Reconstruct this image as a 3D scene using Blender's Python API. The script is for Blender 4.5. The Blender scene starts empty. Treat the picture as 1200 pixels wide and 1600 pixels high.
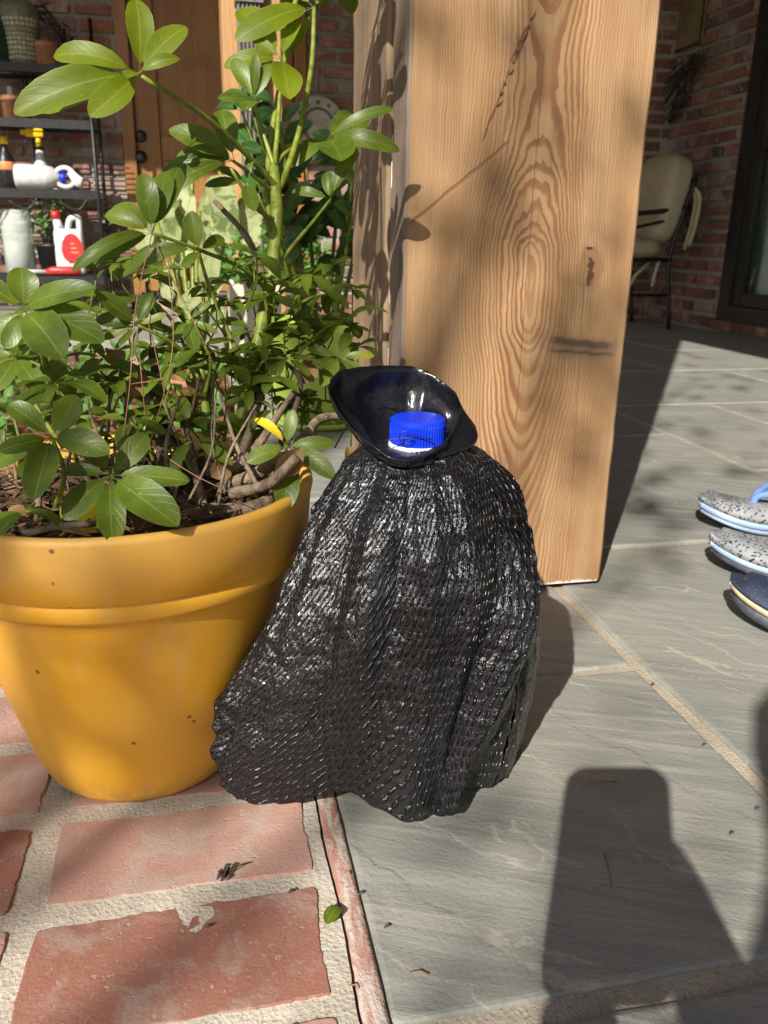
import bpy, bmesh, math, random
from mathutils import Vector, Matrix, noise as mnoise
R = math.radians
random.seed(7)
scene = bpy.context.scene
COL = scene.collection

# ------------------------------------------------------------------ camera
F, PITCH, YAW, ROLL, CAMH = 1290.0, R(18.4), R(-12.4), R(1.0), 0.50
CM = Matrix.Rotation(YAW, 3, 'Z') @ Matrix.Rotation(math.pi/2-PITCH, 3, 'X') @ Matrix.Rotation(ROLL, 3, 'Z')
CAM = Vector((0, 0, CAMH))
cd = bpy.data.cameras.new('camera'); cam = bpy.data.objects.new('camera', cd); COL.objects.link(cam)
cam.matrix_world = Matrix.Translation(CAM) @ CM.to_4x4()
cd.sensor_fit = 'VERTICAL'; cd.sensor_height = 4.8; cd.sensor_width = 3.6
cd.lens = 4.8*F/1600.0
cd.clip_start = 0.01; cd.clip_end = 2000
cd.dof.use_dof = True; cd.dof.focus_distance = 0.64; cd.dof.aperture_fstop = 2.2
scene.camera = cam
cy = scene.cycles; cy.max_bounces = 6; cy.diffuse_bounces = 3; cy.glossy_bounces = 3; cy.transmission_bounces = 4; cy.transparent_max_bounces = 6
scene.render.resolution_x = 768; scene.render.resolution_y = 1024

# ------------------------------------------------------------------ world, sun, exposure
SUN_HEAD, SUN_EL = 33.0, 35.3            # light travels 33 deg right of +Y, 35 deg down
world = bpy.data.worlds.new("World"); scene.world = world; world.use_nodes = True
wn = world.node_tree.nodes; wl = world.node_tree.links
for n in list(wn): wn.remove(n)
sky = wn.new('ShaderNodeTexSky'); sky.sky_type = 'NISHITA'; sky.sun_disc = False
sky.sun_elevation = R(SUN_EL); sky.sun_rotation = R(SUN_HEAD+180); sky.dust_density = 1.5; sky.air_density = 1.0
bgn = wn.new('ShaderNodeBackground'); bgn.inputs['Strength'].default_value = 0.068
won = wn.new('ShaderNodeOutputWorld'); wl.new(sky.outputs[0], bgn.inputs[0]); wl.new(bgn.outputs[0], won.inputs[0])
ld = bpy.data.lights.new('sun', 'SUN'); ld.energy = 5.0; ld.angle = R(0.53); ld.color = (1, .945, .86)
sun = bpy.data.objects.new('sun', ld); COL.objects.link(sun)
SD = Vector((math.sin(R(SUN_HEAD))*math.cos(R(SUN_EL)), math.cos(R(SUN_HEAD))*math.cos(R(SUN_EL)), -math.sin(R(SUN_EL))))
sun.rotation_euler = SD.to_track_quat('-Z', 'Y').to_euler(); sun.location = -SD*20
scene.view_settings.view_transform = 'Standard'; scene.view_settings.look = 'None'
scene.view_settings.exposure = 0.6; scene.view_settings.gamma = 1; scene.view_settings.use_curve_mapping = False

# ------------------------------------------------------------------ pixel rays (photo pixel -> direction)
ER = Vector((math.cos(YAW), math.sin(YAW), 0)); EF = Vector((-math.sin(YAW), math.cos(YAW), 0)); UP = Vector((0, 0, 1))
def ray(x, y): return CM @ Vector(((x-600)/F, -(y-800)/F, -1))
def W(x, y, dep): return CAM + ray(x, y)*dep
def onz(x, y, z): r = ray(x, y); return CAM + r*((z-CAMH)/r.z)
def ony(x, y, Y): r = ray(x, y); return CAM + r*(Y/r.y)
def onx(x, y, X): r = ray(x, y); return CAM + r*(X/r.x)
def onf(x, y, f): r = ray(x, y); return CAM + r*(f/r.dot(EF))

# ------------------------------------------------------------------ node helper
class NT:
    def __init__(s, name):
        s.m = bpy.data.materials.new(name); s.m.use_nodes = True
        s.t = s.m.node_tree; s.t.nodes.clear()
        s.out = s.t.nodes.new('ShaderNodeOutputMaterial')
    def n(s, typ, ins=None, **props):
        nd = s.t.nodes.new('ShaderNode'+typ)
        for k, v in props.items(): setattr(nd, k, v)
        for k, v in (ins or {}).items(): s.put(nd.inputs[k], v)
        return nd
    def put(s, sock, v):
        if hasattr(v, 'is_output') or isinstance(v, bpy.types.NodeSocket): s.t.links.new(v, sock)
        else:
            if sock.type == 'RGBA' and len(v) == 3: v = (*v, 1)
            sock.default_value = v
    def math(s, op, a, b=None, c=None, clamp=False):
        nd = s.n('Math', operation=op, use_clamp=clamp); s.put(nd.inputs[0], a)
        if b is not None: s.put(nd.inputs[1], b)
        if c is not None: s.put(nd.inputs[2], c)
        return nd.outputs[0]
    def mix(s, f, a, b, mode='MIX'):
        nd = s.n('Mix', data_type='RGBA', blend_type=mode)
        s.put(nd.inputs[0], f); s.put(nd.inputs[6], a); s.put(nd.inputs[7], b); return nd.outputs[2]
    def ramp(s, f, stops, interp='LINEAR'):
        nd = s.n('ValToRGB'); s.put(nd.inputs[0], f); cr = nd.color_ramp; cr.interpolation = interp
        while len(cr.elements) < len(stops): cr.elements.new(.5)
        for e, (p, c) in zip(cr.elements, stops):
            e.position = p; e.color = (c, c, c, 1) if not hasattr(c, '__len__') else (*c, 1)
        return nd.outputs[0]
    def sm(s, v, lo, hi, a=0., b=1.):
        nd = s.n('MapRange', interpolation_type='SMOOTHSTEP')
        for i, q in enumerate((v, lo, hi, a, b)): s.put(nd.inputs[i], q)
        return nd.outputs[0]
    def noise(s, vec, scale, detail=4, rough=.55, dist=0.):
        nd = s.n('TexNoise', {'Scale': scale, 'Detail': detail, 'Roughness': rough, 'Distortion': dist})
        if vec is not None: s.put(nd.inputs['Vector'], vec)
        return nd.outputs[0]
    def mapv(s, vec, scale=(1, 1, 1), rot=(0, 0, 0), loc=(0, 0, 0)):
        nd = s.n('Mapping'); s.put(nd.inputs['Vector'], vec)
        nd.inputs['Scale'].default_value = scale; nd.inputs['Rotation'].default_value = rot; nd.inputs['Location'].default_value = loc
        return nd.outputs[0]
    def obj(s): return s.n('TexCoord').outputs['Object']
    def uv(s): return s.n('TexCoord').outputs['UV']
    def rnd(s): return s.n('ObjectInfo').outputs['Random']
    def wpos(s): return s.n('NewGeometry').outputs['Position']
    def bump(s, h, st=.3, dist=.01, nrm=None):
        nd = s.n('Bump', {'Height': h, 'Strength': st, 'Distance': dist})
        if nrm is not None: s.put(nd.inputs['Normal'], nrm)
        return nd.outputs[0]
    def bsdf(s, col, rough=.6, nrm=None, **kw):
        b = s.n('BsdfPrincipled'); s.put(b.inputs['Base Color'], col); s.put(b.inputs['Roughness'], rough)
        if nrm is not None: s.put(b.inputs['Normal'], nrm)
        for k, v in kw.items(): s.put(b.inputs[k.replace('_', ' ')], v)
        return b.outputs[0]
    def done(s, sh): s.t.links.new(sh, s.out.inputs[0]); return s.m

def simple(name, col, rough=.5, var=.25, scale=30, bump=.15, bd=.002, **kw):
    t = NT(name); o = t.obj(); n = t.noise(o, scale, 5)
    c = t.mix(t.sm(n, .3, .7), tuple(x*(1-var) for x in col), tuple(min(1, x*(1+var*.7)) for x in col))
    return t.done(t.bsdf(c, t.sm(n, .2, .8, rough*.85, min(1, rough*1.15)), t.bump(t.noise(o, scale*3, 4), bump, bd), **kw))

MAT = {}
# --- bluestone
def m_stone():
    t = NT('bluestone'); p = t.wpos(); rn = t.rnd()
    p2 = t.mapv(p, (1, 1, 1), (0, 0, R(24)))
    streak = t.noise(t.mapv(p2, (3, 26, 3)), 1.6, 6, .62, .6)
    cloud = t.noise(p, 5, 4, .5)
    fine = t.noise(p, 220, 5, .6)
    c = t.mix(t.sm(cloud, .3, .7), (.200, .202, .180), (.275, .270, .238))
    c = t.mix(t.sm(streak, .42, .7), c, (.315, .306, .265))
    c = t.mix(t.math('MULTIPLY', t.sm(fine, .55, .75), .5), c, (.15, .148, .13))
    rust = t.sm(t.noise(p, 2.6, 5, .6, .8), .50, .72)
    c = t.mix(t.math('MULTIPLY', rust, .16), c, (.31, .255, .175))
    c = t.mix(t.math('MULTIPLY', rn, .35), c, (.25, .26, .235))
    # cleft steps: thin wandering tan veins
    vq = t.n('VectorMath', operation='ADD'); t.put(vq.inputs[0], t.mapv(p, (1, 1, 1), (0, 0, R(-33))))
    vn = t.n('TexNoise', {'Vector': p, 'Scale': 9., 'Detail': 6., 'Roughness': .6})
    vs = t.n('VectorMath', operation='SCALE'); t.put(vs.inputs[0], vn.outputs['Color']); vs.inputs[3].default_value = .10
    t.t.links.new(vs.outputs[0], vq.inputs[1])
    fld = t.noise(t.mapv(vq.outputs[0], (6.0, 1.6, 1)), 1.25, 3, .5)
    stp = t.math('FRACT', t.math('MULTIPLY', fld, 6.5))
    vein = t.sm(t.math('ABSOLUTE', t.math('SUBTRACT', stp, .5)), 0., .045, 1., 0.)
    msk = t.sm(t.noise(p, 5.5, 4), .46, .60)
    vm = t.math('MULTIPLY', vein, msk)
    c = t.mix(t.math('MULTIPLY', vm, .6), c, (.47, .42, .33))
    hgt = t.math('ADD', t.math('MULTIPLY', t.sm(stp, .40, .60), .22), t.math('ADD', t.math('MULTIPLY', streak, .8), t.math('MULTIPLY', fine, .35)))
    return t.done(t.bsdf(c, t.sm(fine, .3, .7, .55, .75), t.bump(hgt, .55, .0045)))
MAT['stone'] = m_stone()
def m_mortar(name, a, b, sc=1.0):
    t = NT(name); p = t.wpos(); n = t.noise(p, 18*sc, 5); g = t.noise(p, 420*sc, 3, .7)
    v = t.n('TexVoronoi', {'Vector': p, 'Scale': 260*sc}).outputs['Distance']
    c = t.mix(t.sm(n, .3, .7), a, b); c = t.mix(t.sm(g, .56, .72), c, tuple(x*.5 for x in a))
    c = t.mix(t.math('MULTIPLY', t.sm(g, .40, .30), .5), c, tuple(min(1, x*1.3) for x in b))
    h = t.math('ADD', t.math('MULTIPLY', g, .6), t.math('ADD', t.math('MULTIPLY', n, .9), t.math('MULTIPLY', v, .4)))
    return t.done(t.bsdf(c, .88, t.bump(h, .55, .0035)))
MAT['mortar'] = m_mortar('sandy_mortar', (.44, .395, .315), (.56, .505, .42))
MAT['joint'] = m_mortar('joint_mortar', (.33, .285, .215), (.43, .375, .29))
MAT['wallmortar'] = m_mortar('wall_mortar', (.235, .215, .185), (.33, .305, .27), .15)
def m_brick(name, wall=False):
    pale = 'pale' in name
    t = NT(name); p = t.wpos(); rn = t.rnd(); sc = .25 if wall else 1.
    if wall:
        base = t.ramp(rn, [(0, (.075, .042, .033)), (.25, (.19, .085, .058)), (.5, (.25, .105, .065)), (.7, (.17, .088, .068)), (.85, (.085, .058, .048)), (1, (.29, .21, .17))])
    else:
        base = (.47, .275, .22) if pale else t.ramp(rn, [(0, (.26, .105, .07)), (.5, (.30, .13, .09)), (1, (.36, .18, .135))])
    a = t.noise(p, 22*sc, 6, .65, .5); b = t.noise(p, 9*sc, 4, .6); g = t.noise(p, 330*sc, 4, .65)
    c = t.mix(t.sm(a, .40, .75), base, (.42, .20, .145) if pale else (.24, .10, .065))
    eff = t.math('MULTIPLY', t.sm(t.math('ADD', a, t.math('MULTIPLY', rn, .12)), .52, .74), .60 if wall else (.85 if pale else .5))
    c = t.mix(eff, c, (.47, .37, .31))
    c = t.mix(t.math('MULTIPLY', t.sm(b, .60, .78), .6), c, (.10, .05, .035))
    c = t.mix(t.math('MULTIPLY', t.sm(g, .60, .72), .7), c, (.45, .35, .28))
    c = t.mix(t.math('MULTIPLY', t.sm(g, .36, .28), .7), c, (.10, .05, .04))
    pit = t.sm(t.noise(p, 120*sc, 3, .6), .62, .72)
    c = t.mix(t.math('MULTIPLY', pit, .45), c, (.50, .42, .35))
    h = t.math('ADD', t.math('MULTIPLY', a, .9), t.math('ADD', t.math('MULTIPLY', g, .5), t.math('MULTIPLY', pit, -.35)))
    return t.done(t.bsdf(c, .85, t.bump(h, .5, .003)))
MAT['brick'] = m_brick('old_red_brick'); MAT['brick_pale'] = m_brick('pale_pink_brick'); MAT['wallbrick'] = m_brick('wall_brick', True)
def m_edge():
    t = NT('chipped_brick_edge'); p = t.wpos()
    a = t.noise(t.mapv(p, (1, .28, 1)), 60, 6, .65, .8); g = t.noise(p, 300, 4)
    c = t.mix(t.sm(a, .42, .58), (.40, .20, .155), (.52, .45, .38)); c = t.mix(t.sm(g, .6, .75), c, (.25, .12, .09))
    return t.done(t.bsdf(c, .85, t.bump(t.math('ADD', a, t.math('MULTIPLY', g, .4)), .7, .004)))
MAT['edge'] = m_edge()
# --- wood of the near column
def m_wood_front():
    t = NT('sawn_heart_pine'); o = t.obj(); sp = t.n('SeparateXYZ'); t.put(sp.inputs[0], o); X, Z = sp.outputs[0], sp.outputs[2]
    wob = t.noise(t.mapv(o, (9, 9, 5)), 1, 4, .55); wob2 = t.noise(t.mapv(o, (60, 60, 26)), 1, 3)
    x = t.math('ADD', t.math('SUBTRACT', X, .172), t.math('MULTIPLY', t.math('SUBTRACT', wob, .5), .032))
    fc = t.n('FloatCurve'); t.put(fc.inputs[1], t.math('ADD', Z, t.math('MULTIPLY', t.math('SUBTRACT', wob2, .5), .02)))
    cv = fc.mapping.curves[0]
    pts = [(0, .70), (.1, .63), (.16, .56), (.25, .43), (.35, .25), (.448, 0.0), (.51, .20), (.57, .38), (.62, .475), (.70, .52), (.80, .46), (1, .6)]
    while len(cv.points) < len(pts): cv.points.new(.5, .5)
    for q, (a, b) in zip(cv.points, pts): q.location = (a, b)
    fc.mapping.update()
    d = t.math('MULTIPLY', fc.outputs[0], .105)
    r = t.math('SQRT', t.math('ADD', t.math('MULTIPLY', x, x), t.math('MULTIPLY', d, d)))
    ph = t.math('ADD', t.math('MULTIPLY', r, 100.), t.math('MULTIPLY', t.math('MULTIPLY', r, r), 900.))
    ph = t.math('ADD', ph, t.math('MULTIPLY', wob2, .9))
    ph = t.math('ADD', ph, t.math('MULTIPLY', t.noise(t.n('CombineXYZ', {0: r}).outputs[0], 55, 2), 2.2))
    fr = t.math('FRACT', ph)
    band = t.math('MULTIPLY', t.sm(fr, .38, .72), t.sm(fr, .97, 1.0, 1., 0.))
    ax = t.math('ABSOLUTE', x)
    con = t.math('MULTIPLY', t.sm(ax, .03, .11, .95, .35), t.sm(t.noise(t.mapv(o, (22, 22, 1.5)), 1, 3), .3, .62, .35, 1.))
    fib = t.noise(t.mapv(o, (420, 420, 7)), 1, 4, .6); wide = t.noise(t.mapv(o, (26, 26, 2.2)), 1, 4)
    c = t.mix(t.sm(wide, .3, .7), (.315, .178, .077), (.43, .272, .138))
    c = t.mix(t.math('MULTIPLY', band, con), c, (.205, .083, .031))
    c = t.mix(t.math('MULTIPLY', t.sm(fib, .50, .72), .6), c, (.23, .115, .05))
    big = t.noise(t.mapv(o, (5, 5, 2.3)), 1, 3)
    c = t.mix(t.math('MULTIPLY', t.sm(big, .52, .72), .35), c, (.27, .155, .075))
    # circular saw marks
    cx = t.math('SUBTRACT', X, -.25); cz = t.math('SUBTRACT', Z, .25)
    rr = t.math('SQRT', t.math('ADD', t.math('MULTIPLY', cx, cx), t.math('MULTIPLY', cz, cz)))
    sx = t.math('ADD', t.math('MULTIPLY', X, X), 0.)
    saw = t.math('SINE', t.math('ADD', t.math('MULTIPLY', t.math('ADD', Z, t.math('MULTIPLY', sx, -1.6)), 1500.), t.math('MULTIPLY', wide, 9.)))
    sawm = t.math('MULTIPLY', t.sm(saw, .2, 1.), t.sm(X, .16, .28, .1, 1.))
    sawm = t.math('MULTIPLY', sawm, t.sm(t.noise(o, 25, 3), .35, .6))
    c = t.mix(t.math('MULTIPLY', sawm, .28), c, (.52, .35, .20))
    def seg(xa, za, xb, zb, w, soft):
        L = math.hypot(xb-xa, zb-za); ux, uz = (xb-xa)/L, (zb-za)/L
        px = t.math('SUBTRACT', X, xa); pz = t.math('SUBTRACT', Z, za)
        al = t.math('ADD', t.math('MULTIPLY', px, ux), t.math('MULTIPLY', pz, uz))
        ac = t.math('ABSOLUTE', t.math('ADD', t.math('ADD', t.math('MULTIPLY', px, -uz), t.math('MULTIPLY', pz, ux)), t.math('MULTIPLY', t.math('SUBTRACT', wob2, .5), .006)))
        m = t.math('MULTIPLY', t.sm(ac, w, w+soft, 1., 0.), t.math('MULTIPLY', t.sm(al, 0, .012), t.sm(al, L-.012, L, 1., 0.)))
        return m
    g1 = seg(.002, .512, .135, .618, .0012, .002); g2 = seg(.095, .61, .128, .70, .0008, .0012); g3 = seg(.128, .70, .148, .745, .002, .003)
    s1 = seg(.205, .372, .302, .360, .0015, .006); s2 = seg(.202, .358, .305, .350, .001, .002); s3 = seg(.20, .365, .31, .355, .004, .016)
    kn = t.noise(o, 120, 4, .6)
    def knot(xc, zc, rx, rz, rag):
        ex = t.math('POWER', t.math('ABSOLUTE', t.math('DIVIDE', t.math('SUBTRACT', X, xc), rx)), 2.); ez = t.math('POWER', t.math('ABSOLUTE', t.math('DIVIDE', t.math('SUBTRACT', Z, zc), rz)), 2.)
        return t.sm(t.math('ADD', t.math('ADD', ex, ez), t.math('MULTIPLY', t.math('SUBTRACT', kn, .5), rag)), .35, 1.2, 1., 0.)
    k1 = knot(.256, .462, .0055, .017, 5.); k2 = knot(.252, .491, .006, .0022, 3.); k3 = knot(.254, .465, .022, .034, 1.5)
    ck = seg(.165, .25, .168, .72, .0002, .0008); ck2 = seg(.262, .05, .248, .45, .0002, .0008)
    for m_, f_, col in ((k3, .55, (.19, .085, .035)), (s3, .55, (.13, .085, .06)), (g1, .7, (.22, .10, .045)), (g2, .75, (.12, .05, .025)), (g3, .8, (.14, .06, .03)), (s1, .75, (.06, .04, .03)), (s2, .7, (.08, .05, .035)), (k1, .92, (.065, .025, .014)), (k2, .9, (.03, .015, .01)), (ck, .8, (.12, .05, .03)), (ck2, .6, (.14, .07, .04))):
        c = t.mix(t.math('MULTIPLY', m_, f_), c, col)
    gro = t.math('MAXIMUM', t.math('MAXIMUM', g1, g2), t.math('MAXIMUM', g3, t.math('MAXIMUM', k1, s1)))
    h = t.math('ADD', t.math('MULTIPLY', fib, .5), t.math('ADD', t.math('MULTIPLY', band, -.35), t.math('ADD', t.math('MULTIPLY', sawm, .3), t.math('MULTIPLY', gro, -1.6))))
    return t.done(t.bsdf(c, .72, t.bump(h, .38, .0024)))
MAT['wood_front'] = m_wood_front()
def m_wood(name, a, b, dk, sc=1., gloss=.75, zs=3.):
    t = NT(name); o = t.obj()
    f = t.noise(t.mapv(o, (150*sc, 150*sc, zs)), 1, 5, .65); w = t.noise(t.mapv(o, (18*sc, 18*sc, 1.6)), 1, 4)
    c = t.mix(t.sm(w, .3, .7), a, b); c = t.mix(t.sm(f, .52, .72), c, dk)
    c = t.mix(t.math('MULTIPLY', t.sm(t.noise(o, 6, 3), .5, .7), .4), c, tuple(x*.6 for x in a))
    return t.done(t.bsdf(c, gloss, t.bump(f, .5, .003)))
MAT['wood_side'] = m_wood('weathered_pine_side', (.20, .135, .082), (.30, .205, .125), (.10, .062, .038))
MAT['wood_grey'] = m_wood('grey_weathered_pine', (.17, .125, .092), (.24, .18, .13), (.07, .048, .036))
MAT['wood_far'] = m_wood('orange_pine', (.36, .19, .075), (.48, .28, .12), (.22, .10, .04))
MAT['door'] = m_wood('varnished_door', (.26, .115, .028), (.33, .155, .042), (.19, .08, .02), .6, .4)
MAT['ceiling'] = m_wood('ceiling_boards', (.28, .17, .08), (.34, .21, .11), (.18, .10, .05))
# --- pot
def m_pot():
    t = NT('yellow_plastic'); o = t.obj(); sp = t.n('SeparateXYZ'); t.put(sp.inputs[0], o)
    n = t.noise(o, 14, 5); g = t.noise(o, 260, 3, .6); st = t.noise(t.mapv(o, (40, 40, 4)), 1, 4)
    c = t.mix(t.sm(n, .3, .7), (.84, .42, .026), (.88, .47, .05))
    c = t.mix(t.math('MULTIPLY', t.sm(sp.outputs[2], .236, .256), t.sm(n, .3, .6, .25, .6)), c, (.62, .38, .12))
    c = t.mix(t.math('MULTIPLY', t.sm(st, .55, .78), .45), c, (.74, .50, .20))
    v = t.n('TexVoronoi', {'Vector': o, 'Scale': 46.}); vd = v.outputs['Distance']
    spk = t.math('MULTIPLY', t.sm(vd, .07, .12, 1., 0.), t.sm(t.noise(o, 22, 2), .50, .54))
    c = t.mix(t.math('MULTIPLY', spk, .8), c, (.14, .07, .02))
    dirt = t.math('MULTIPLY', t.sm(sp.outputs[2], .045, .0), t.sm(t.noise(o, 45, 4), .35, .6))
    c = t.mix(t.math('MULTIPLY', dirt, .5), c, (.32, .2, .08))
    return t.done(t.bsdf(c, t.sm(n, .2, .8, .36, .52), t.bump(t.math('ADD', g, t.math('MULTIPLY', n, 2.)), .12, .0015), Specular_IOR_Level=.45))
MAT['pot'] = m_pot()
# --- leaves
def m_leaf(name, a, b, rib, gloss=.34, tr=.35, yell=.0):
    t = NT(name); u = t.uv(); sp = t.n('SeparateXYZ'); t.put(sp.inputs[0], u); o = t.obj(); rn = t.rnd()
    n = t.noise(o, 60, 4); c = t.mix(t.sm(n, .3, .7), a, b); c = t.mix(t.math('MULTIPLY', rn, .5), c, tuple(x*1.45 for x in b))
    if yell: c = t.mix(t.math('MULTIPLY', t.sm(rn, .88, .99, 0., .7), t.sm(t.noise(o, 26, 3), .40, .7)), c, (.42, .34, .02))
    ax = t.math('ABSOLUTE', t.math('SUBTRACT', sp.outputs[0], .5))
    c = t.mix(t.sm(ax, .012, .04, .7, 0.), c, rib)
    c = t.mix(t.sm(ax, .465, .495, 0., .6), c, rib)
    # side veins
    vv = t.math('FRACT', t.math('ADD', t.math('MULTIPLY', sp.outputs[1], 8.), t.math('MULTIPLY', ax, -5.)))
    vein = t.sm(t.math('ABSOLUTE', t.math('SUBTRACT', vv, .5)), .0, .10, 1., 0.)
    c = t.mix(t.math('MULTIPLY', vein, .10), c, rib)
    if 'pale' in name: c = t.mix(t.sm(t.noise(o, 20, 4, .6, .6), .50, .60, 0., .85), c, (.13, .20, .055))
    spk = t.sm(t.noise(o, 300, 2, .4), .68, .74)
    c = t.mix(t.math('MULTIPLY', spk, .5), c, (.30, .33, .06))
    nr = t.bump(t.math('ADD', t.math('MULTIPLY', vein, -.5), t.math('MULTIPLY', n, .8)), .22, .0012)
    b1 = t.bsdf(c, gloss, nr, Specular_IOR_Level=.42)
    tl = t.n('BsdfTranslucent'); t.put(tl.inputs[0], t.mix(1., c, (1.0, 1.0, .25), 'MULTIPLY')); t.put(tl.inputs['Normal'], nr)
    tc = t.n('Mix', data_type='RGBA', blend_type='ADD'); tc.inputs[0].default_value = 1.
    t.put(tc.inputs[6], c); t.put(tc.inputs[7], (.05, .07, .0)); t.put(tl.inputs[0], tc.outputs[2])
    mx = t.n('MixShader'); mx.inputs[0].default_value = tr; t.put(mx.inputs[1], b1); t.put(mx.inputs[2], tl.outputs[0])
    return t.done(mx.outputs[0])
MAT['leaf'] = m_leaf('umbrella_leaf', (.068, .112, .010), (.120, .175, .017), (.21, .26, .055), .38, .38, 1.)
MAT['leaf_lime'] = m_leaf('young_umbrella_leaf', (.125, .175, .005), (.17, .225, .008), (.30, .34, .06), .46, .5)
MAT['leaf_yellow'] = m_leaf('fallen_yellow_leaf', (.72, .50, .012), (.80, .58, .02), (.82, .66, .1), .5, .3)
MAT['leaf_dark'] = m_leaf('dark_glossy_leaf', (.022, .068, .012), (.042, .105, .02), (.12, .2, .07), .28, .22)
MAT['leaf_pale'] = m_leaf('pale_variegated_leaf', (.30, .36, .14), (.42, .44, .23), (.24, .32, .09), .6, .4)
MAT['leaf_herb'] = m_leaf('herb_leaf', (.07, .17, .03), (.11, .23, .05), (.14, .25, .07), .5, .35)
MAT['leaf_dry'] = m_leaf('dry_leaf', (.16, .085, .03), (.26, .15, .06), (.3, .19, .09), .75, .15)
MAT['stem'] = simple('green_stem', (.17, .21, .025), .42, .35, 90, .3, .001)
MAT['bark'] = simple('grey_brown_bark', (.20, .145, .095), .85, .5, 90, .8, .003)
MAT['bark_dark'] = simple('dark_bark', (.075, .052, .036), .85, .5, 120, .8, .003)
MAT['soil'] = simple('potting_soil', (.085, .052, .03), .95, .6, 120, 1., .006)
MAT['litter'] = simple('bark_litter', (.17, .10, .052), .9, .6, 60, .6, .002)
MAT['needle'] = simple('pine_needle_brown', (.27, .13, .055), .6, .4, 40, .2, .0006)
MAT['straw'] = simple('pine_straw', (.25, .115, .045), .8, .5, 25, .3, .002)
MAT['ground'] = simple('lawn_soil', (.075, .08, .03), .95, .5, 3, .6, .02)
# --- black plastic
def m_cape():
    t = NT('embossed_black_film'); u = t.uv(); o = t.obj()
    wn_ = t.n('TexNoise', {'Vector': o, 'Scale': 38., 'Detail': 3.})
    vs = t.n('VectorMath', operation='SCALE'); t.put(vs.inputs[0], wn_.outputs['Color']); vs.inputs[3].default_value = .009
    va = t.n('VectorMath', operation='ADD'); t.put(va.inputs[0], u); t.t.links.new(vs.outputs[0], va.inputs[1])
    sp = t.n('SeparateXYZ'); t.put(sp.inputs[0], va.outputs[0])
    a = t.math('DIVIDE', t.math('ADD', sp.outputs[0], t.math('MULTIPLY', sp.outputs[1], .22)), .0066)
    b = t.math('DIVIDE', sp.outputs[1], .0078)
    row = t.math('FLOOR', b)
    a = t.math('ADD', a, t.math('MULTIPLY', t.math('MODULO', row, 2.), .5))
    fa = t.math('SUBTRACT', t.math('FRACT', a), .5); fb = t.math('SUBTRACT', t.math('FRACT', b), .5)
    fa = t.math('ADD', fa, t.math('MULTIPLY', fb, .42))
    e = t.math('ADD', t.math('POWER', t.math('DIVIDE', fa, .27), 2.), t.math('POWER', t.math('DIVIDE', fb, .50), 2.))
    loz = t.sm(e, 1.0, .0)
    amp = t.sm(t.noise(o, 48, 4), .32, .60, .45, 1.5)
    wr = t.noise(t.mapv(o, (1, 1, .6)), 120, 5, .6, .6); wr2 = t.noise(o, 26, 4, .6, .3)
    h = t.math('ADD', t.math('MULTIPLY', t.math('MULTIPLY', loz, amp), 1.0), t.math('ADD', t.math('MULTIPLY', wr, 1.3), t.math('MULTIPLY', wr2, 3.0)))
    nr = t.bump(h, 1.0, .0022)
    return t.done(t.bsdf((.007, .007, .009), .28, nr, Specular_IOR_Level=.8))
MAT['cape'] = m_cape()
def m_collar():
    t = NT('smooth_black_film'); o = t.obj()
    a = t.noise(o, 30, 4, .5, .8); b = t.noise(t.mapv(o, (1, 1, .4)), 120, 3)
    return t.done(t.bsdf((.009, .009, .012), .2, t.bump(t.math('ADD', a, t.math('MULTIPLY', b, .12)), .6, .006), Specular_IOR_Level=.38))
MAT['collar'] = m_collar()
MAT['cap'] = simple('blue_plastic', (.004, .035, .62), .38, .12, 40, .05, .0005, Subsurface_Weight=.0)
MAT['milk'] = simple('white_plastic', (.58, .59, .60), .45, .12, 30, .05, .001)
MAT['fringe'] = simple('torn_pale_fibre', (.78, .72, .64), .8, .2, 200, .2, .001)
MAT['metal'] = simple('black_iron', (.012, .012, .013), .45, .3, 40, .3, .001)
MAT['bronze'] = simple('bronze_frame', (.022, .020, .018), .4, .25, 20, .15, .001)
MAT['downspout'] = simple('grey_downspout', (.17, .155, .145), .55, .2, 30, .2, .002)
MAT['red'] = simple('red_plastic', (.55, .025, .03), .4, .15, 40, .1, .001)
MAT['yellow'] = simple('yellow_plastic_nozzle', (.80, .55, .01), .4, .12, 40, .1, .001)
MAT['black'] = simple('black_plastic', (.014, .014, .016), .4, .2, 40, .1, .001)
MAT['orange'] = simple('orange_label', (.70, .25, .08), .5, .2, 40, .1, .001)
MAT['terracotta'] = simple('terracotta', (.36, .17, .085), .85, .25, 40, .3, .001)
MAT['greenglaze'] = simple('green_glaze', (.012, .05, .035), .25, .3, 30, .15, .001)
MAT['weave'] = simple('pale_woven_block', (.46, .44, .30), .8, .35, 50, .5, .002)
MAT['vase'] = simple('grey_green_vase', (.15, .16, .10), .7, .3, 40, .4, .002)
MAT['twig'] = simple('dark_twig', (.035, .028, .02), .8, .4, 60, .5, .002)
MAT['cushion'] = simple('cream_canvas', (.40, .345, .225), .9, .1, 10, .35, .002)
MAT['white_pot'] = simple('cream_ceramic', (.66, .60, .50), .55, .15, 12, .15, .002)
MAT['lime_pot'] = simple('lime_glaze', (.36, .50, .085), .35, .18, 9, .1, .002)
MAT['plate'] = simple('cream_plate', (.40, .38, .30), .5, .25, 12, .1, .001)
MAT['plateink'] = simple('blue_grey_glaze', (.09, .10, .11), .5, .25, 12, .1, .001)
MAT['curtain'] = simple('sage_curtain', (.70, .80, .72), .9, .08, 8, .3, .01)
MAT['panel'] = simple('tan_panel', (.20, .145, .065), .8, .3, 6, .3, .003)
MAT['phone'] = simple('black_glass', (.01, .01, .012), .1, .1, 20, .02, .0005)
MAT['skin'] = simple('skin', (.55, .33, .24), .5, .1, 40, .2, .001)
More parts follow.
